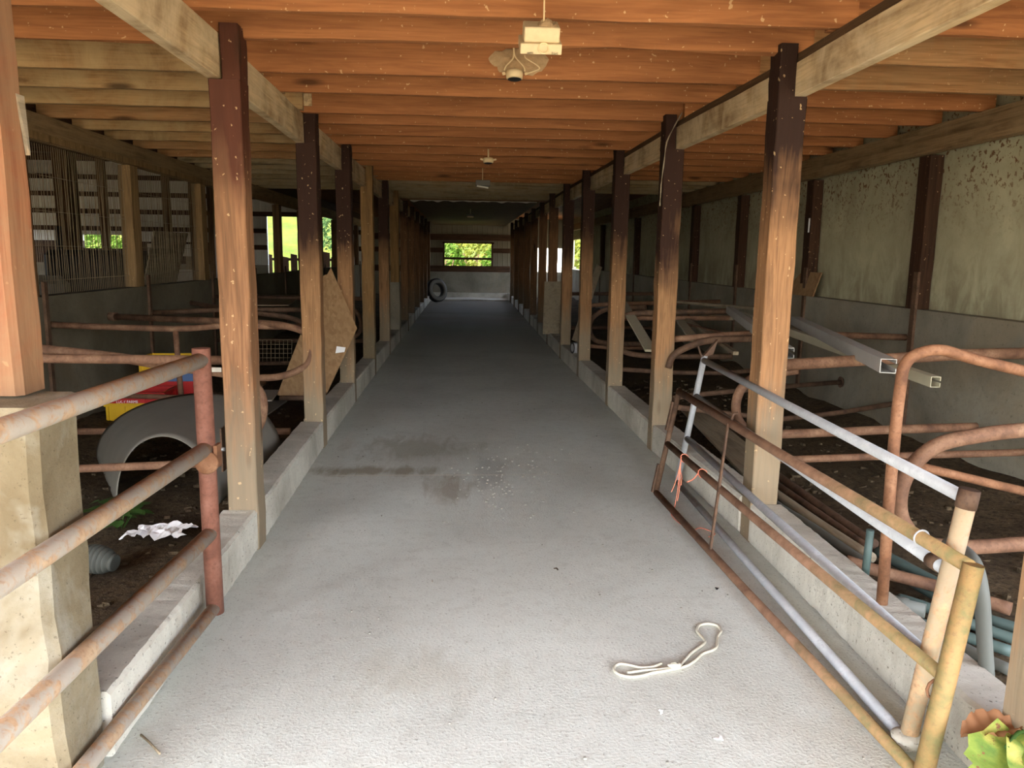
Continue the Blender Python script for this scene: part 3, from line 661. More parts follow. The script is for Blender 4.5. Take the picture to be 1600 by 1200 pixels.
# small wire panel behind
m = MB()
for k in range(9):
    p = Y([(404+k*6.5,531),(404+k*6.5,567)], 9.5); m.tube(p, .003, 4, cap=False)
for k in range(6): m.tube(Y([(404,531+k*7),(456,531+k*7)], 9.5), .003, 4, cap=False)
m.build('mesh_grid', M['wire'], label='small square-mesh wire grid behind the divider in the left stalls', cat='wire grid')
# big grey shell (half tub) on the dirt
def shell(u, v):
    an = math.pi*u; ca, sa = math.cos(an), math.sin(an)
    yy = 4.95+1.25*v; c = -1.93-.07*v; rx = .32+(.63 if ca > 0 else .2)*v; h = .47+.06*v
    x = c-rx*ca; z = .05+h*abs(sa)**.95
    return (x+.01*noise.noise(Vector((x*3, yy*3, z*3))), yy, z)
sh = MB().grid(shell, 32, 14)
sh.build('feed_tub_shell', M['shell'], label='big overturned grey curved shell lying on the dirt behind the left gate', cat='shell', solid=.004)
# plastic crates
def crate(x, y, z, w, dp, h, mat, label, ang=0):
    t_ = thing('plastic_crate', label, 'crate', (x, y, z), 'plastic crates in the left stall')
    ca, sa = math.cos(ang), math.sin(ang)
    R = lambda q: (x+q[0]*ca-q[1]*sa, y+q[0]*sa+q[1]*ca, z+q[2])
    def bxr(m, lo, hi): m.hexa([R(q) for q in ((lo[0],lo[1],lo[2]),(hi[0],lo[1],lo[2]),(hi[0],hi[1],lo[2]),(lo[0],hi[1],lo[2]),(lo[0],lo[1],hi[2]),(hi[0],lo[1],hi[2]),(hi[0],hi[1],hi[2]),(lo[0],hi[1],hi[2]))])
    m = MB(); W, D = w/2, dp/2; th = .012
    for lo, hi in (((-W,-D,0),(W,D,.012)), ((-W,-D,.012),(W,-D+th,h)), ((-W,D-th,.012),(W,D,h)), ((-W,-D+th,.012),(-W+th,D-th,h)), ((W-th,-D+th,.012),(W,D-th,h))): bxr(m, lo, hi)
    m.build('body', M[mat], t_)
    m = MB()
    for lo, hi in (((-W-.012,-D-.012,h-.03),(W+.012,-D,h)), ((-W-.012,D,h-.03),(W+.012,D+.012,h)), ((-W-.012,-D,h-.03),(-W,D,h)), ((W,-D,h-.03),(W+.012,D,h))): bxr(m, lo, hi)
    m.build('rim', M[mat], t_)
    m = MB()
    for k in range(6):
        q = -D+.03+k*(dp-.06)/5; bxr(m, (W,q-.008,.01), (W+.01,q+.008,h-.03))
    for q in (-W+.02, -W*.35, W*.35, W-.02): bxr(m, (q-.008,-D-.01,.01), (q+.008,-D,h-.03))
    m.build('ribs', M[mat], t_)
    return t_
crate(-3.11,7.5,.085,.52,.36,.19, 'yellow', 'yellow plastic crate at the bottom of the front stack, under a red one', .05)
rc = crate(-3.11,7.5,.275,.54,.37,.10, 'red', 'red plastic crate with white lettering on the front yellow crate', .05)
def lettering(body, size, loc, rot, mat, parent, name):
    cu = bpy.data.curves.new('t', 'FONT'); cu.body = body; cu.size = size; cu.align_x = 'CENTER'; cu.extrude = .0015
    o = bpy.data.objects.new('t', cu); COL.objects.link(o); bpy.context.view_layer.update()
    me = bpy.data.meshes.new_from_object(o.evaluated_get(bpy.context.evaluated_depsgraph_get()))
    bpy.data.objects.remove(o)
    n = bpy.data.objects.new(name, me); COL.objects.link(n); me.materials.clear(); me.materials.append(mat)
    n.parent = parent; n.location = Vector(loc)-Vector(parent['_w']); n.rotation_euler = rot; return n
lettering('LUCY FARMS', .034, (-3.16,7.304,.279), (math.pi/2,0,.05), M['white'], rc, 'lettering')
crate(-3.02,8.1,.085,.52,.38,.30, 'red', 'red plastic crate at the bottom of the rear stack, showing only at its right side', .05)
crate(-3.02,8.1,.385,.52,.38,.09, 'blue', 'blue plastic crate between the yellow and the red one of the rear stack', .05)
crate(-3.02,8.1,.475,.53,.39,.15, 'yellow', 'yellow plastic crate topmost on the rear stack', .05)
# strand board leaning on the third left post
BR, RR, TT = at_z(503, 632, .09), at_y(558, 513, 8.62), at_y(517, 418, 8.70)
nn = (RR-BR).cross(TT-BR).normalized(); C0 = Vector((0,0,EYE)); r_ = ray(433, 617); BL = C0+r_*((BR-C0).dot(nn)/r_.dot(nn)); print('BOARD', BL, BR, RR, TT)
r2 = ray(505, 431); T2 = C0+r2*((BL-C0).dot(nn)/r2.dot(nn))
if nn.y > 0: nn = -nn
ob = MB().slab([BL, BR, RR, TT, TT.lerp(T2, .45)+Vector((-.0,.0,-.03)), T2], nn*-.014).build('strand_board', M['osb'], label='large strand board sheet leaning askew among the left posts', cat='board')
def on(px, py):
    q = ray(px, py); return C0+q*((BL-C0).dot(nn)/q.dot(nn))+nn*.002
MB().slab([on(524,552), on(538,550), on(540,543), on(526,541)], nn*.001).build('printed_sticker', M['white'], ob)
# loose sheets
z = 1.02
MB().slab([at_z(389,478,z), at_z(451,478,z), at_z(473,461,z), at_z(389,461,z)], (0,0,.014)).build('grey_board', M['plank'], label='grey board lying flat across the pipe rails in the left stalls', cat='board')
MB().slab([at_z(392,629,.13), at_z(425,627,.13), at_z(437,611,.13), at_z(396,611,.13)], (0,0,.015)).build('pale_board', M['frame_white'], label='pale board end with a dark hole lying on the left stall dirt', cat='board')
MB().slab([at_z(398,660,.10), at_z(410,655,.10), at_z(449,627,.10), at_z(396,627,.10)], (0,0,.01)).build('grey_sheet', M['shell'], label='thin grey sheet lying on the left stall dirt, pointing at the second curb post', cat='sheet')
MB().slab([at_z(405,607,.16), at_z(416,600,.16), at_z(412,594,.16), at_z(396,606,.16)], (0,0,.02)).build('board_scrap', M['osb'], label='small brown board scrap just behind the pale board end', cat='board')
MB().tube(Y([(437,622),(475,622)], 7.9), .025, 10).build('pipe_piece', M['rust_dk'], label='short rusty pipe on the dirt by the foot of the strand board', cat='pipe')
# small things on the dirt
c = at_z(156, 893, .06)
rib = MB(); prof = []
for k in range(49):
    q = k/48; prof.append(((.045+.03*math.sin(min(1, q*1.15)*math.pi)**.6)*(1-.16*(k % 6 in (0,1))), -.095+.19*q))
rib.lathe(prof, c+Vector((0,0,.065)), (1,-.25,-.12), 20).build('ribbed_hose_end', M['hose'], label='grey ribbed hose end lying on the dark dirt beside the left curb', cat='hose')
c = at_z(252, 838, .06)
def ragf(u, v):
    x, y = (u-.5)*.3, (v-.5)*.2; q = noise.noise(Vector((u*4, v*4, 2)))
    return (c.x+x*(1+.4*noise.noise(Vector((v*3,1,0))))+.25*y, c.y+y+.05*q, .085+.05*abs(noise.noise(Vector((u*5, v*5, 9))))+.02*q)
MB().grid(ragf, 18, 14, False).build('crumpled_paper', M['white'], label='crumpled white paper on the dirt below the left gate', cat='paper')
def leaves(m, c, n, r, sz, tilt=.6):
    for k in range(n):
        an = random.uniform(0, 6.283); rr = r*math.sqrt(random.random()); p = c+Vector((rr*math.cos(an), rr*math.sin(an), random.uniform(.03, .16)))
        dr = Vector((math.cos(an), math.sin(an), random.uniform(-.2, tilt))).normalized(); sd = dr.cross(Vector((0,0,1))).normalized(); s = sz*random.uniform(.6, 1.2)
        up = sd.cross(dr)
        m.grid(lambda u, v: p+dr*s*u+sd*s*1.0*(v-.5)*math.sin(math.pi*min(.98, .08+u*.92))-up*s*.25*u*u+up*s*.12*abs(v-.5), 5, 4)
c = at_z(188, 820, .06); w_ = thing('weed', 'low green weed growing in the dirt in front of the grey shell', 'plant', tuple(c))
m = MB(); leaves(m, c, 22, .19, .085); m.build('leaves', M['weed'], w_, recalc=False)
m = MB()
for k in range(7):
    an = k*.9; m.tube([c+Vector((.02*math.cos(an),.02*math.sin(an),-.02)), c+Vector((.09*math.cos(an),.09*math.sin(an),.09))], .003, 5)
m.build('stems', M['weed'], w_)
c = at_z(158, 1025, .07); MB().hexa([c+Vector(v) for v in ((-.03,-.03,-.02),(.03,-.02,-.02),(.04,.05,-.02),(-.02,.05,-.02),(-.03,-.03,.02),(.03,-.02,.03),(.03,.05,.03),(-.02,.04,.02))], .004).build('brick_chip', M['brick'], label='small orange-red brick chip in the dirt against the left curb', cat='brick')
# dim things of the side hall behind the wire mesh
t_ = thing('farm_machine', 'dark machine standing behind the wire mesh in the side hall', 'machine', (-6.0,13.0,.05))
MB().box((-6.55,12.5,.5), (-5.35,14.2,1.68), .08).build('body', M['black'], t_)
MB().box((-6.85,12.2,.3), (-6.15,12.9,1.28), .12).build('hood', M['shell'], t_)
MB().tube([(-6.45,12.9,1.6),(-6.45,12.9,2.05)], .05, 10).build('exhaust_pipe', M['black'], t_)
for x in (-6.5,-5.5): MB().lathe([(.15,-.12),(.42,-.12),(.47,-.05),(.47,.05),(.42,.12),(.15,.12)], (x,12.35 if x > -6 else 14.3,.5), (0,1,0), 22).build('wheel', M['rubber'], t_)
a = at_x(238, 366, -4.6); 
MB().slab([(-4.75,11.0,.06),(-4.75,12.15,.06),(-4.15,12.0,1.95),(-4.15,10.75,1.95)], (.02,0,0)).build('leaning_board', M['plank'], label='weathered grey board leaning behind the second mesh opening', cat='board')
t_ = thing('pale_crate', 'pale slatted crate behind the second mesh opening, right of the grey leaning board', 'crate', (-4.9,13.5,.05))
for z in (.5,.85,1.18,1.6): MB().box((-5.25,13.3,z), (-4.55,13.33,z+.2)).build('slat', M['frame_white'], t_)
for x in (-5.2,-4.93,-4.65): MB().box((x,13.33,.05), (x+.08,13.40,1.8)).build('upright', M['plank'], t_)
# ---------------------------------------------------------------- right stalls
G = 'pipe dividers in the right stalls'
P0 = at_z(1378, 943, .24); y0 = P0.y
d = divider('brown pipe divider with a big hoop, standing on the right curb nearest the entrance', (P0.x, y0, .24), G)
MB().tube(fillet([P0]+Y([(1391,760),(1402,640),(1413,560),(1462,543),(1520,561),(1600,580),(1700,606)], y0), .12, 8), .0235, 14).build('upright_rail', M['rust_orange'], d)
MB().tube(smooth(Y([(1760,664),(1600,672),(1520,682),(1462,697),(1422,733),(1406,775),(1411,815),(1442,846),(1500,855),(1600,850),(1760,843)], y0+.12), 5), .033, 16).build('end_loop', M['rust'], d)
MB().tube(YY([(1408,722,y0+.3),(1600,768,y0+.3)]), .021, 12).build('brace', M['rust_orange'], d)
d = divider('rusty pipe divider behind the scorched-top post, thick top rail carrying grey channels', (3,4.65,.08), G)
MB().tube(Y([(1210,571),(1400,560),(1500,554),(1600,552),(1760,549)], 4.65), .036, 16).build('top_rail', M['rust'], d)
MB().tube(smooth(Y([(1245,578),(1185,588),(1160,605),(1150,632),(1156,660),(1180,677),(1230,678),(1400,671),(1525,667)], 4.8), 5), .03, 14).build('end_loop', M['rust'], d)
MB().tube(Y([(1205,719),(1350,714),(1590,707),(1700,704)], 4.65), .024, 12).build('lower_rail', M['rust'], d)
def wall_y(px, py): return at_x(px, py, 3.93)
d = divider('rusty pipe divider ending in the right wall below the second dark wall post', (3,6.6,.08), G)
w1 = wall_y(1415, 527); MB().tube(Y([(1052,530),(1100,526),(1175,521),(1260,522)], w1.y)+[w1], .029, 14).build('top_rail', M['rust'], d)
w2 = wall_y(1315, 597); MB().tube([at_y(1050,622,6.65), at_y(1096,616,6.8), at_y(1200,606,7.2), w2], .024, 12).build('lower_rail', M['rust_dk'], d)
MB().lathe([(.06,-.015),(.05,.0)], w2, (1,0,0), 14).build('wall_flange', M['rust_dk'], d)
w3 = wall_y(1395, 631); MB().tube([at_y(1055,636,w3.y-.4), at_y(1136,646,w3.y-.3), at_y(1220,655,w3.y-.2), at_y(1310,645,w3.y-.05), w3], .024, 12).build('dirt_rail', M['rust_dk'], d)
MB().tube(smooth(Y([(1178,529),(1110,532),(1075,542),(1052,556),(1044,575)], w1.y-.12), 5), .03, 12).build('end_loop', M['rust_dk'], d)
d = divider('rusty pipe divider between the third and fourth right posts, with a rounded loop end', (3,8.85,.08), G)
MB().tube(Y([(966,497),(1146,497),(1180,497)], 8.85), .028, 12).build('top_rail', M['rust'], d)
MB().tube(smooth(Y([(1145,486),(1040,488),(985,491),(960,508),(955,532),(970,547),(1000,555),(1060,557),(1142,557)], 8.75), 5), .032, 12).build('end_loop', M['rust_dk'], d)
MB().tube(Y([(970,577),(1052,582),(1130,583),(1185,578)], 8.72), .027, 12).build('lower_rail', M['rust_dk'], d)
d = divider('rusty pipe divider between the fourth and fifth right posts, with a wide hoop', (3,11.0,.08), G)
MB().tube(Y([(915,478),(955,475),(1125,471)], 11.0), .03, 12).build('top_rail', M['rust'], d)
MB().tube(smooth(Y([(1010,480),(955,482),(930,493),(921,510),(928,530),(952,536),(1010,537)], 10.95), 5), .035, 12).build('end_loop', M['rust_dk'], d)
MB().tube(Y([(915,540),(950,543),(1010,544)], 11.0), .028, 12).build('lower_rail', M['rust'], d)
d = divider('dark rusty pipe divider behind the white can on the right curb', (3,13.2,.08), G)
for py in (459, 512): MB().tube(Y([(885,py),(1050,py)], 13.2), .03, 10).build('rail', M['rust_dk'], d)
# metal channels and boards lying over the dividers
def channel(a, b, w, h, th=.004, up=(0,0,1)):
    a, b = Vector(a), Vector(b); dd = (b-a).normalized(); sx = dd.cross(Vector(up)).normalized(); uy = sx.cross(dd).normalized(); m = MB()
    m.beam(a+sx*(-w/2), b+sx*(-w/2), th, h, up); m.beam(a+uy*(h/2), b+uy*(h/2), w, th, up); m.beam(a-uy*(h/2), b-uy*(h/2), w, th, up)
    m.beam(a+uy*(h/2-.012)+sx*w/2, b+uy*(h/2-.012)+sx*w/2, th, .024, up); m.beam(a-uy*(h/2-.012)+sx*w/2, b-uy*(h/2-.012)+sx*w/2, th, .024, up)
    return m
channel(at_y(1388,572,4.05), at_y(1243,501,7.2), .08, .075).build('metal_channel', M['alu'], label='grey metal channel with an open end, uppermost of those lying over the thick rail', cat='metal channel')
channel(at_y(1462,597,4.3), at_y(1155,491,8.2), .055, .06).build('metal_channel', M['alu_pale'], label='long pale metal channel under the grey one, its end sticking out furthest to the right', cat='metal channel')
channel(at_y(1232,552,5.0), at_y(1140,484,8.6), .07, .07).build('metal_channel', M['alu'], label='grey metal channel with its open end just right of the scorched-top post', cat='metal channel')
def lath(a, b, w, h, name, mat, lab, cat, up=(0,0,1)): return MB().beam(a, b, w, h, up=up, seg=4, jit=.002).build(name, M[mat], label=lab, cat=cat)
lath(at_y(1017,548,7.2), at_y(966,462,9.9), .11, .02, 'metal_strip', 'alu_pale', 'wide grooved metal strip sloping across the pipes left of the splintered post', 'metal strip')
lath(at_y(1086,532,7.3), at_y(1062,500,8.9), .095, .02, 'metal_strip', 'alu_pale', 'short metal strip crossing under the rails just right of the splintered post', 'metal strip')
lath(at_y(1053,484,9.6), at_y(1148,498,8.8), .06, .03, 'wooden_lath', 'plank', 'grey-brown board lying along the rail right of the splintered post', 'board')
lath(at_y(1072,498,8.9), at_y(1150,552,6.7), .05, .03, 'wooden_lath', 'plank', 'slanting stick crossing down through the pipes behind the galvanised gate', 'stick')
lath(at_y(1060,472,10.4), at_y(1182,482,8.3), .09, .03, 'wooden_lath', 'plank', 'long grey board by the right wall ledge behind the scorched-top post', 'board')
lath(at_y(1058,503,8.8), at_y(1180,532,6.9), .035, .02, 'wooden_lath', 'rust', 'thin brown lath running below the grey-brown board in the right stalls', 'lath')
lath(at_y(928,441,12.8)+(at_y(928,441,12.8)-at_y(936,416,13.1))*3.35, at_y(936,416,13.1), .11, .025, 'leaning_board', 'plank', 'short pale board leaning upright behind the fourth and fifth right posts', 'board', (0,1,0))
MB().slab([(3.9,9.35,1.28),(3.9,8.5,1.28),(3.98,8.5,1.55),(3.98,9.0,1.55)], (.012,0,0)).build('board_scrap', M['osb'], label='pale tan board scrap standing on the right wall ledge left of the scorched-top post', cat='board')
MB().slab([at_y(848,522,14.55), at_y(877,522,14.45), at_y(878,440,14.5), at_y(851,440,14.6)], (0,.015,0)).build('plywood_panel', M['plank'], label='stained plywood panel leaning beside a far post of the right row', cat='panel')
# white can on the curb
c = at_z(898, 552, .24)+Vector((.02,0,.085)); can = thing('paint_can', 'white paint-spattered can lying on the right curb between two posts', 'can', tuple(c-Vector((0,0,.085))))
MB().lathe([(.078,0),(.083,.004),(.083,.14),(.078,.145)], c+Vector((-.06,-.02,0)), (1,.25,0), 24).build('can_body', M['galv'], can)
MB().lathe([(.06,-.001),(.085,-.004),(.086,.006),(.06,.004)], c+Vector((-.062,-.021,0)), (1,.25,0), 24, cap=False).build('rim', M['black'], can)
# pipes stacked along the inside of the right curb
def curbpipe(pix, z, r, mat, lab): return MB().tube(smooth([at_z(px, py, zz) for (px, py), zz in zip(pix, z)], 4), r, 12).build('loose_pipe', M[mat], label=lab, cat='pipe', group='loose pipes behind the right curb')
curbpipe([(1120,672),(1206,736),(1280,790),(1366,850)], (.12,.12,.12,.12), .028, 'rust_dk', 'brown pipe of the bundle behind the right curb, farthest from the curb')
curbpipe([(1206,752),(1262,790),(1360,858)], (.12,.12,.12), .022, 'rust_dk', 'thin brown pipe of the bundle behind the right curb, next to the farthest')
curbpipe([(1130,706),(1206,766),(1275,815),(1362,872)], (.13,.13,.13,.12), .03, 'plank', 'thick grey-brown pipe in the middle of the bundle behind the right curb')
curbpipe([(1140,728),(1206,783),(1270,824),(1358,884)], (.12,.12,.12,.12), .026, 'pvc_grey', 'grey pipe of the bundle lying right against the inside of the right curb')
curbpipe([(1322,876),(1375,893),(1456,914),(1510,930),(1580,952)], (.2,.17,.15,.14,.13), .031, 'rust', 'brown pipe with its end on the curb, lying across the teal pipes')
curbpipe([(1372,862),(1412,884),(1470,915)], (.12,.12,.1), .03, 'pvc', 'dark teal pipe behind the brown one that ends on the curb')
curbpipe([(1404,935),(1440,946),(1545,985),(1620,1010)], (.17,.17,.14,.13), .024, 'pvc', 'teal pipe with a grey coupling at its end beside the curb')
curbpipe([(1430,972),(1500,992),(1580,1018)], (.14,.13,.12), .024, 'pvc', 'lower teal pipe starting beneath the grey coupling')
curbpipe([(1408,897),(1450,925),(1530,962),(1620,990)], (.1,.1,.1,.1), .024, 'pvc', 'teal pipe farther behind the grey coupling, half covered')
curbpipe([(1460,985),(1520,1020),(1580,1048)], (.1,.1,.1), .024, 'pvc_grey', 'grey pipe lowest at the right curb near the big leaf')
c = at_z(1418, 948, .19); MB().lathe([(.03,-.07),(.037,-.065),(.037,.0),(.031,.005),(.031,.07)], c, (.75,-.6,0), 16).build('pipe_coupling', M['pvc_grey'], label='fat grey pipe coupling lying behind the curb by the hoop divider', cat='pipe coupling')
a = at_z(1352, 898, .2); MB().tube([a, at_y(1360, 828, a.y)], .018, 12).build('pvc_stub', M['pvc'], label='short upright teal pipe stub behind the right curb, left of the brown divider pipe', cat='pipe')
q = at_z(1542, 1056, .2); MB().tube(smooth([at_y(px, py, yy) for px, py, yy in ((1480,850,q.y+.25),(1506,862,q.y+.15),(1524,884,q.y+.05),(1534,930,q.y),(1538,998,q.y))]+[q], 4), .026, 12).build('bent_hose', M['pvc_grey'], label='bent grey-green hose dropping to the curb behind the yellow gate post', cat='hose')
MB().slab([at_z(1062,640,.15), at_z(1168,752,.15), at_z(1196,720,.17), at_z(1098,640,.17)], (0,0,.02)).build('dirt_plank', M['plank'], label='dirty plank lying along the inside of the right curb behind the rusty gate', cat='plank')
# ---------------------------------------------------------------- things under the ceiling
f = thing('hanging_light', 'dusty metal light box hanging on a wire under the first joists over the alley', 'light', (.35,3.7,2.55))
def box_at(pl, pr, pt, pb, y, dp):
    a = at_y(pl, pb, y); b = at_y(pr, pt, y); return (a.x, y, a.z), (b.x, y+dp, b.z)
def tip(mb, pv, an):
    R = Matrix.Rotation(an, 3, 'X'); pv = Vector(pv)
    for v in mb.bm.verts: v.co = pv+R@(v.co-pv)
    return mb
lo, hi = box_at(819, 875, 37, 59, 3.62, .13); PV, TA = (.35, 3.66, lo[2]), math.radians(27)
tip(MB().box(lo, hi, .004), PV, TA).build('housing', M['fixture'], f)
lo2, hi2 = box_at(813.5, 879, 59, 73.5, 3.60, .17); tip(MB().box(lo2, hi2, .003), PV, TA).build('lamp_pan', M['fixture'], f)
for px in (827, 865):
    a = at_y(px, 76, 3.68); tip(MB().box((a.x-.014,3.60,a.z-.004), (a.x+.014,3.64,lo2[2]+.002)), PV, TA).build('pan_clip', M['black'], f)
a = at_y(849.5, 73, 3.61); MB().tube([a+Vector((.022*math.cos(k),0,.022*math.sin(k)-.006)) for k in [i*math.pi/8 for i in range(16)]], .0035, 6, closed=True).build('pull_ring', M['cable'], f)
a = at_y(849, 34, 3.68); MB().tube([Vector((a.x,3.645,hi[2]-.012)), Vector((a.x,3.65,hi[2]+.02)), Vector((a.x+.003,3.69,2.85)), Vector((a.x+.005,3.69,3.058))], .004, 8).build('hanging_wire', M['cable'], f)
dm = MB().grid(lambda u, v: (lo[0]+(hi[0]-lo[0])*(.35+.65*u), 3.62+.13*v, hi[2]-.004+.022*max(0, math.sin(u*3.1)*math.sin(v*3.1))*(1+.9*noise.noise(Vector((u*6,v*6,1))))), 14, 8, False)
tip(dm, PV, TA); dm.build('dust_heap', M['mud'], f)
def socket(px, py, y, s, lab, cables=True):
    c = at_y(px, py, y); k = thing('lamp_socket', lab, 'lamp socket', tuple(c-Vector((0,0,.02*s))), 'lamp sockets on the joists')
    MB().lathe([(.046*s,.0),(.052*s,.004*s),(.056*s,.032*s),(.05*s,.05*s),(.03*s,.055*s)], c-Vector((0,0,.025*s)), (0,.1,1), 22).build('socket_body', M['cable'], k)
    MB().lathe([(.01*s,-.002),(.044*s,-.004)], c-Vector((0,0,.024*s)), (0,.1,1), 22).build('dark_face', M['black'], k)
    if cables:
        ys = y+.03
        for pts in ([(788,110),(791,103),(801,92),(803,82),(802,73)], [(820,112),(818,104),(806,90),(803,78),(804,72)], [(821,116),(835,111),(843,107),(838,101),(822,91),(820,86)]):
            MB().tube(smooth([at_y(a_, b_, ys-.02) for a_, b_ in pts], 4), .0045, 8).build('cable', M['cable'], k)
        for q in (787, 822): MB().lathe([(.008,-.01),(.01,0),(.008,.012)], at_y(q, 115, y), (1,0,.2), 10).build('cable_clamp', M['cable'], k)
    else:
        for dx in (-.06, .06): MB().beam(c+Vector((dx*s*.6,0,.005)), c+Vector((dx*s*1.4,0,.015*s)), .016*s, .016*s).build('cable_clamp', M['cable'], k)
        MB().tube([c+Vector((0,.02,.02*s)), c+Vector((0,.03,.12))], .008, 8).build('stem', M['cable'], k)
    return k
jy = 5.26-.05
socket(804, 117, jy-.065, 1.0, 'cream lamp socket with looping cables on the dust-caked joist')
m = MB()
def nest(u, v):
    an = u*6.283; r = v; ex = .19*(1+.3*noise.noise(Vector((math.cos(an)*2, math.sin(an)*2, 4)))); ez = .085*(1+.5*noise.noise(Vector((math.cos(an)*3, math.sin(an)*3, 8))))
    x = math.cos(an)*r*ex; z = math.sin(an)*r*ez; c = at_y(810, 93, jy)
    return (c.x+x, jy-.004-.022*(1-r)**.5*(1+.6*noise.noise(Vector((x*30, z*30, 1)))), c.z+z-.01)
m.grid(nest, 40, 8, False); bmesh.ops.remove_doubles(m.bm, verts=m.bm.verts[:], dist=1e-4)
m.build('dust_cake', M['mud'], label='pale dust caked on a joist behind the lamp socket with looping cables', cat='dust')
socket(763, 251, 8.5-.12, 1.0, 'small cream lamp socket under the joists beyond the hanging light box', False)
f = thing('hanging_light', 'small hanging light box with a bright white edge, farther down the alley', 'light', tuple(at_y(754, 296, 10.9)), 'small hanging lights')
lo, hi = box_at(743.5, 766, 281.5, 290, 10.9, .14); MB().box(lo, hi, .004).build('housing', M['shell'], f)
a, b = at_y(745, 290.5, 10.88), at_y(763, 293.5, 10.88); MB().tube([a, b], .012, 10).build('tube_lamp', M['lamp_white'], f)
a = at_y(754, 281, 10.95); MB().tube([a-Vector((0,0,.004)), Vector((a.x, 10.95, 3.058))], .006, 6).build('hanging_wire', M['cable'], f)
f = thing('hanging_light', 'dim small light box hanging in front of the boarded far ceiling', 'light', tuple(at_y(735, 340, 19.5)), 'small hanging lights')
lo, hi = box_at(729, 741, 334, 338, 19.5, .14); MB().box(lo, hi, .004).build('housing', M['shell'], f)
lo2, hi2 = box_at(730, 740, 338, 339.5, 19.5, .14); MB().box(lo2, hi2).build('tube_lamp', M['fixture'], f)
a = at_y(735, 334, 19.57); MB().tube([a-Vector((0,0,.004)), Vector((a.x, 19.57, 2.801))], .006, 6).build('hanging_wire', M['cable'], f)
# ---------------------------------------------------------------- things on the alley floor
def c9(x, y): return at_z(900+x/4, 900+y/4, .007)
rp = [(535,545),(480,568),(400,572),(330,556),(270,550),(237,575),(258,610),(330,630),(400,625),(480,605),(560,592),(620,580),(690,562),(745,528),(790,487),(850,465),(880,440),(885,380),(906,345),(880,310),(820,298),(770,310),(757,345),(790,385),(806,415),(770,447),(720,482),(670,535),(640,566),(560,580),(430,590),(320,606)]
r_ = thing('rope', 'pale rope lying in a long double loop on the alley floor', 'rope', tuple(at_z(1053, 1045, 0)))
MB().tube(smooth([c9(*p) for p in rp], 4), .0062, 8).build('rope_strand', M['rope'], r_)
k = c9(615, 580); MB().grid(lambda u, v: k+Vector((.03*math.cos(u*6.283)*math.sin(v*3.1416), .018*math.sin(u*6.283)*math.sin(v*3.1416), .004+.012*(1-math.cos(v*3.1416))*(1+.3*noise.noise(Vector((u*6,v*6,0)))))), 14, 8).build('knot', M['rope'], r_)
def scrap(px, py, s, lab, mat='white', name='paper_scrap', cat='paper scrap', an=0):
    c = at_z(px, py, .002); pts = [(-.9,.1),(-.3,.25),(.2,.1),(.6,.9),(1,.7),(.9,-.5),(.1,-.35),(-.4,-.45)]
    ca, sa = math.cos(an), math.sin(an)
    MB().slab([c+Vector(((x*ca-y*sa)*s, (x*sa+y*ca)*s, .004*random.random())) for x, y in pts], (0,0,.003)).build(name, M[mat], label=lab, cat=cat)
scrap(1122, 1155, .018, 'larger white paper scrap on the floor between the rope and the near gate end')
scrap(1033, 1114, .012, 'smaller white paper scrap on the floor just below the rope', an=1.2)
scrap(1120, 921, .014, 'dark leaf scrap on the floor beside the rusty gate rail', 'black', 'leaf_scrap', 'leaf', 1.0)
scrap(870, 890, .016, 'small dark leaf scrap in the middle of the alley floor', 'dirt', 'leaf_scrap', 'leaf', 2.0)
a, b = at_z(220, 1148, .006), at_z(250, 1178, .006); MB().tube([a, a.lerp(b, .5)+Vector((0,0,.004)), b], .004, 6).build('straw_stalk', M['plank'], label='grey stalk lying on the floor beside the left curb near the entrance', cat='stalk')
pb = MB(); random.seed(11)
for k in range(260):
    x, y = random.uniform(-1.1, 1.55), random.uniform(2.2, 9)
    if random.random() < .4: x, y = random.gauss(.25, .22), random.gauss(5.7, .5)
    if x > 1.4 or x < -1.1: continue
    s = random.uniform(.0015, .0055); c = Vector((x, y, 0))
    pb.hexa([c+Vector((q[0]*s*random.uniform(.6,1.3), q[1]*s*random.uniform(.6,1.3), max(0, q[2])*s*1.3)) for q in ((-1,-1,0),(1,-1,0),(1,1,0),(-1,1,0),(-1,-1,1),(1,-1,1),(1,1,1),(-1,1,1))])
pb.build('floor_grit', M['grit'], label='scattered concrete grit and crumbs on the alley floor', cat='grit', kind='stuff')
db = MB(); random.seed(21)
for k in range(900):
    left = random.random() < .5
    x, y = (random.uniform(-3.3,-1.5) if left else random.uniform(1.98,3.7)), random.uniform(2.6, 10)
    s = random.uniform(.006, .025); c = Vector((x, y, .05+.035*noise.noise(Vector((x*1.3, y*1.3, 0)))+(0 if left else .02)))
    db.hexa([c+Vector((q[0]*s*random.uniform(.5,1.4), q[1]*s*random.uniform(.5,1.4), q[2]*s*random.uniform(.4,1.2))) for q in ((-1,-1,-1),(1,-1,-1),(1,1,-1),(-1,1,-1),(-1,-1,1),(1,-1,1),(1,1,1),(-1,1,1))])
db.build('dirt_crumbs', M['dirt'], label='loose clods and litter over the dirt of both stall rows', cat='dirt', kind='stuff')
# tyre-like ring at the far end
t_ = at_z(684, 474, 0); rg = MB().lathe([(.24,-.1),(.36,-.1),(.42,-.05),(.42,.05),(.36,.1),(.24,.1),(.22,.0),(.24,-.1)], Vector((-1.0,27.4,.43)), (.75,-1,.25), 26, cap=False)
ty = rg.build('tyre', M['rubber'], label='tyre with a pale rim leaning at the far left end of the alley', cat='tyre')
MB().lathe([(.23,.08),(.26,.112),(.34,.112),(.37,.1)], Vector((-1.0,27.4,.43)), (.75,-1,.25), 26, cap=False).build('rim', M['shell'], ty)
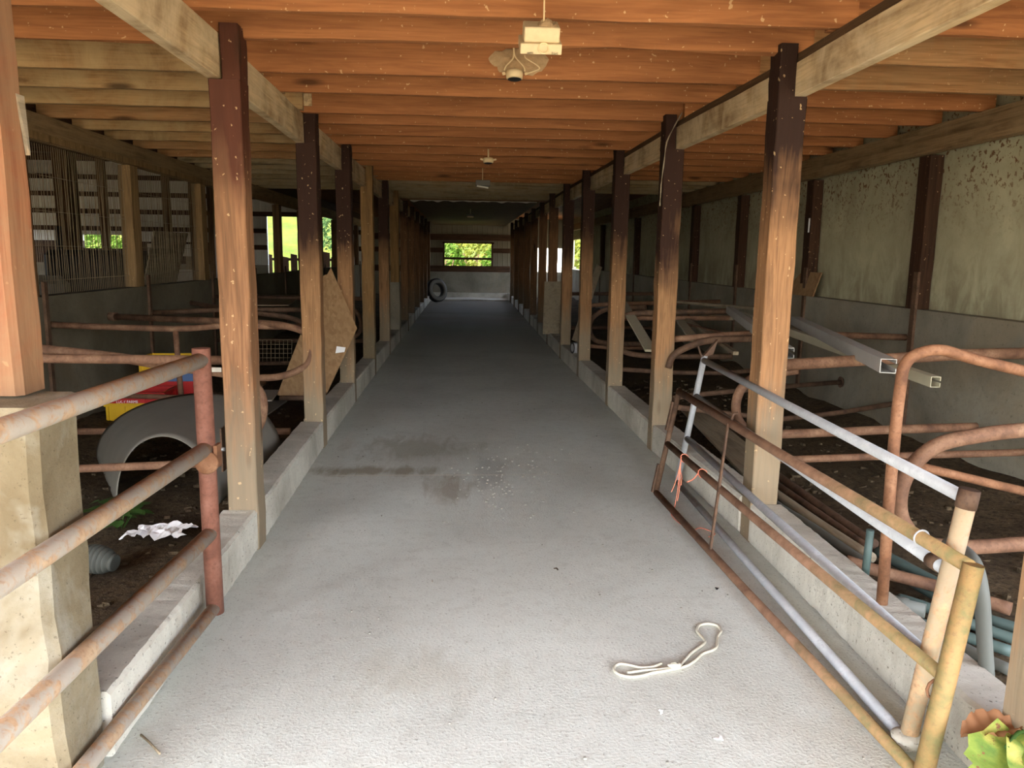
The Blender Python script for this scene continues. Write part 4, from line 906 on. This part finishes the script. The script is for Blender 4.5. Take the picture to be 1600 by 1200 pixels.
# big leaf by the near right post
c = at_z(1588, 1130, .26); lf = thing('burdock_plant', 'large half-browned green leaf plant at the foot of the near right post', 'plant', (1.66,1.98,0))
def blade(m, base, d, L, W, droop, curl, seed, ns=14, nw=10):
    d = Vector(d).normalized(); sd = d.cross(Vector((0,0,1))).normalized(); up = sd.cross(d)
    def fn(u, v):
        wv = W*(1+.25*noise.noise(Vector((u*9, seed+(v>.5)*5, 0))))*(math.sin(math.pi*min(1, .12+.86*u))**.75)*(v-.5)*(1+.18*noise.noise(Vector((u*4, seed, v))))
        return base+d*L*u+sd*wv*1.0+up*(-droop*u*u+curl*abs(v-.5)**1.3+.008*math.sin(u*26+seed)*abs(v-.5)*2+.010*noise.noise(Vector((u*5, v*5, seed))))
    m.grid(fn, ns, nw)
m = MB(); blade(m, Vector((1.70,2.06,.27)), (-.62,-.75,-.15), .40, .24, .12, .07, 1.0); m.build('leaf', M['leaf_big'], lf, recalc=False)
m = MB(); blade(m, Vector((1.70,2.05,.26)), (-.12,-1,-.12), .36, .20, .12, .06, 5.0); m.build('leaf', M['leaf_big'], lf, recalc=False)
m = MB(); blade(m, Vector((1.71,2.09,.27)), (-1,.05,.1), .16, .13, .05, .06, 3.0); m.build('dry_leaf', M['leaf_dry'], lf, label='browned curled leaf', recalc=False)
m = MB(); m.tube(smooth([Vector((1.675,1.93,0)), Vector((1.72,1.99,.15)), Vector((1.74,2.04,.27)), Vector((1.70,2.06,.275)), Vector((1.62,2.0,.268))], 4), .007, 8); m.build('stalk', M['weed'], lf)
# ---------------------------------------------------------------- outdoors behind the barn
def hill(u, v):
    x, y = -45+90*u, 31.5+70*v; s = max(0, y-40)
    return (x, y, -.08+s*.17+.5*noise.noise(Vector((x*.12, y*.12, 0)))*min(1, s/10))
S('ground', MB().grid(hill, 60, 50), M['meadow'])
def bush(x, y, z, r, h, mat, lab, n=900):
    b = thing('bush', lab, 'bush', (x, y, z), 'bushes behind the barn'); m = MB()
    for k in range(n):
        v = Vector((random.gauss(0,1), random.gauss(0,1), random.gauss(0,1))).normalized()*random.uniform(.55, 1)**.5
        p = Vector((x+v.x*r, y+v.y*r*.8, z+h*.52+v.z*h*.5)); q = Vector((random.gauss(0,1), random.gauss(0,1), random.gauss(0,1))).normalized(); a_ = q.orthogonal().normalized(); b_ = q.cross(a_)
        s = random.uniform(.07, .16); m.face([p-a_*s, p-b_*s*.55, p+a_*s, p+b_*s*.55])
    m.build('foliage', M[mat], b, recalc=False)
    m = MB()
    for k in range(5): m.tube([Vector((x+.1*math.cos(k*1.3), y+.1*math.sin(k*1.3), z-.1)), Vector((x+r*.5*math.cos(k*1.3), y+r*.4*math.sin(k*1.3), z+h*.6))], .03, 6)
    m.build('stems', M['dark_wood'], b)
bush(-1.1,38,-.05,1.1,2.4,'bush','green bush behind the left part of the far alley opening')
bush(.4,41,.1,1.2,2.7,'bush_b','yellow-green bush behind the middle of the far alley opening')
bush(1.8,39,-.05,1.0,2.2,'bush','green bush behind the right part of the far alley opening')
bush(5.4,38.5,-.05,1.2,2.6,'bush_b','yellow-green bush seen past the right wall opening')
bush(-17.2,38,-.05,1.6,2.6,'bush','green bush behind the left opening of the side hall')
bush(-15.0,40,.0,1.7,2.5,'bush_c','darker green bush behind the right opening of the side hall')
bush(-6.6,46,1.2,2.0,3.0,'bush_c','dark bush on the meadow slope behind the hall doorway')
fc = thing('picket_fence', 'dark picket fence across the far hall doorway', 'fence', (-6.6,31.2,-.08))
x0, x1 = H_DOOR[0]-.3, H_DOOR[1]+.3; k = 0; x = x0
while x < x1:
    hgt = 1.62+.12*math.sin(k*2.1); MB().hexa([(x,31.2,-.08),(x+.25,31.2,-.08),(x+.25,31.23,-.08),(x,31.23,-.08),(x,31.2,hgt),(x+.25,31.2,hgt-.05),(x+.25,31.23,hgt-.05),(x,31.23,hgt)]).build('picket', M['post_wall'], fc); x += .25+(.05 if k % 2 else .085); k += 1
for z in (.4, 1.35): MB().box((x0,31.235,z), (x1,31.28,z+.1)).build('fence_rail', M['post_wall'], fc)
sd = thing('white_shed', 'white ribbed metal shed wall standing outside the far right opening', 'shed', (4.6,35,-.06))
MB().box((3.25,34.6,-.06), (4.75,37.5,3.2)).build('shed_wall', M['sheet'], sd)
MB().hexa([(3.15,34.5,3.2),(4.85,34.5,3.2),(4.85,37.6,3.2),(3.15,37.6,3.2),(3.15,34.5,3.26),(4.85,34.5,3.26),(4.85,37.6,3.6),(3.15,37.6,3.6)]).build('shed_roof', M['sheet'], sd)
# ---------------------------------------------------------------- light: sun from behind the camera, high; open sky
w = bpy.data.worlds.new('sky'); SC.world = w; w.use_nodes = True; nt = w.node_tree; nt.nodes.clear()
sk = nt.nodes.new('ShaderNodeTexSky'); sk.sky_type = 'NISHITA'; sk.sun_disc = False; sk.sun_elevation = math.radians(58); sk.sun_rotation = math.radians(200); sk.air_density = 1.0; sk.dust_density = 4.0
bg = nt.nodes.new('ShaderNodeBackground'); bg.inputs[1].default_value = 0.8; wo = nt.nodes.new('ShaderNodeOutputWorld')
hs = nt.nodes.new('ShaderNodeHueSaturation'); hs.inputs['Saturation'].default_value = .6
nt.links.new(sk.outputs[0], hs.inputs['Color']); nt.links.new(hs.outputs[0], bg.inputs[0]); nt.links.new(bg.outputs[0], wo.inputs[0])
sl = bpy.data.lights.new('sun', 'SUN'); sl.energy = 4.5; sl.angle = math.radians(.6); sl.color = (1.0,.95,.87); so = bpy.data.objects.new('sun', sl); COL.objects.link(so)
so.location = (-5,-12,20); so.rotation_euler = Vector((-.16,-.36,.92)).to_track_quat('Z', 'Y').to_euler()
vs = SC.view_settings; SC.display_settings.display_device = 'sRGB'
vs.view_transform = 'Standard'; vs.look = 'None'; vs.exposure = 2.1; vs.gamma = 1.0; vs.use_curve_mapping = False
SC.cycles.diffuse_bounces = 6; SC.cycles.max_bounces = 10
for o in SC.objects:
    if '_w' in o: del o['_w']
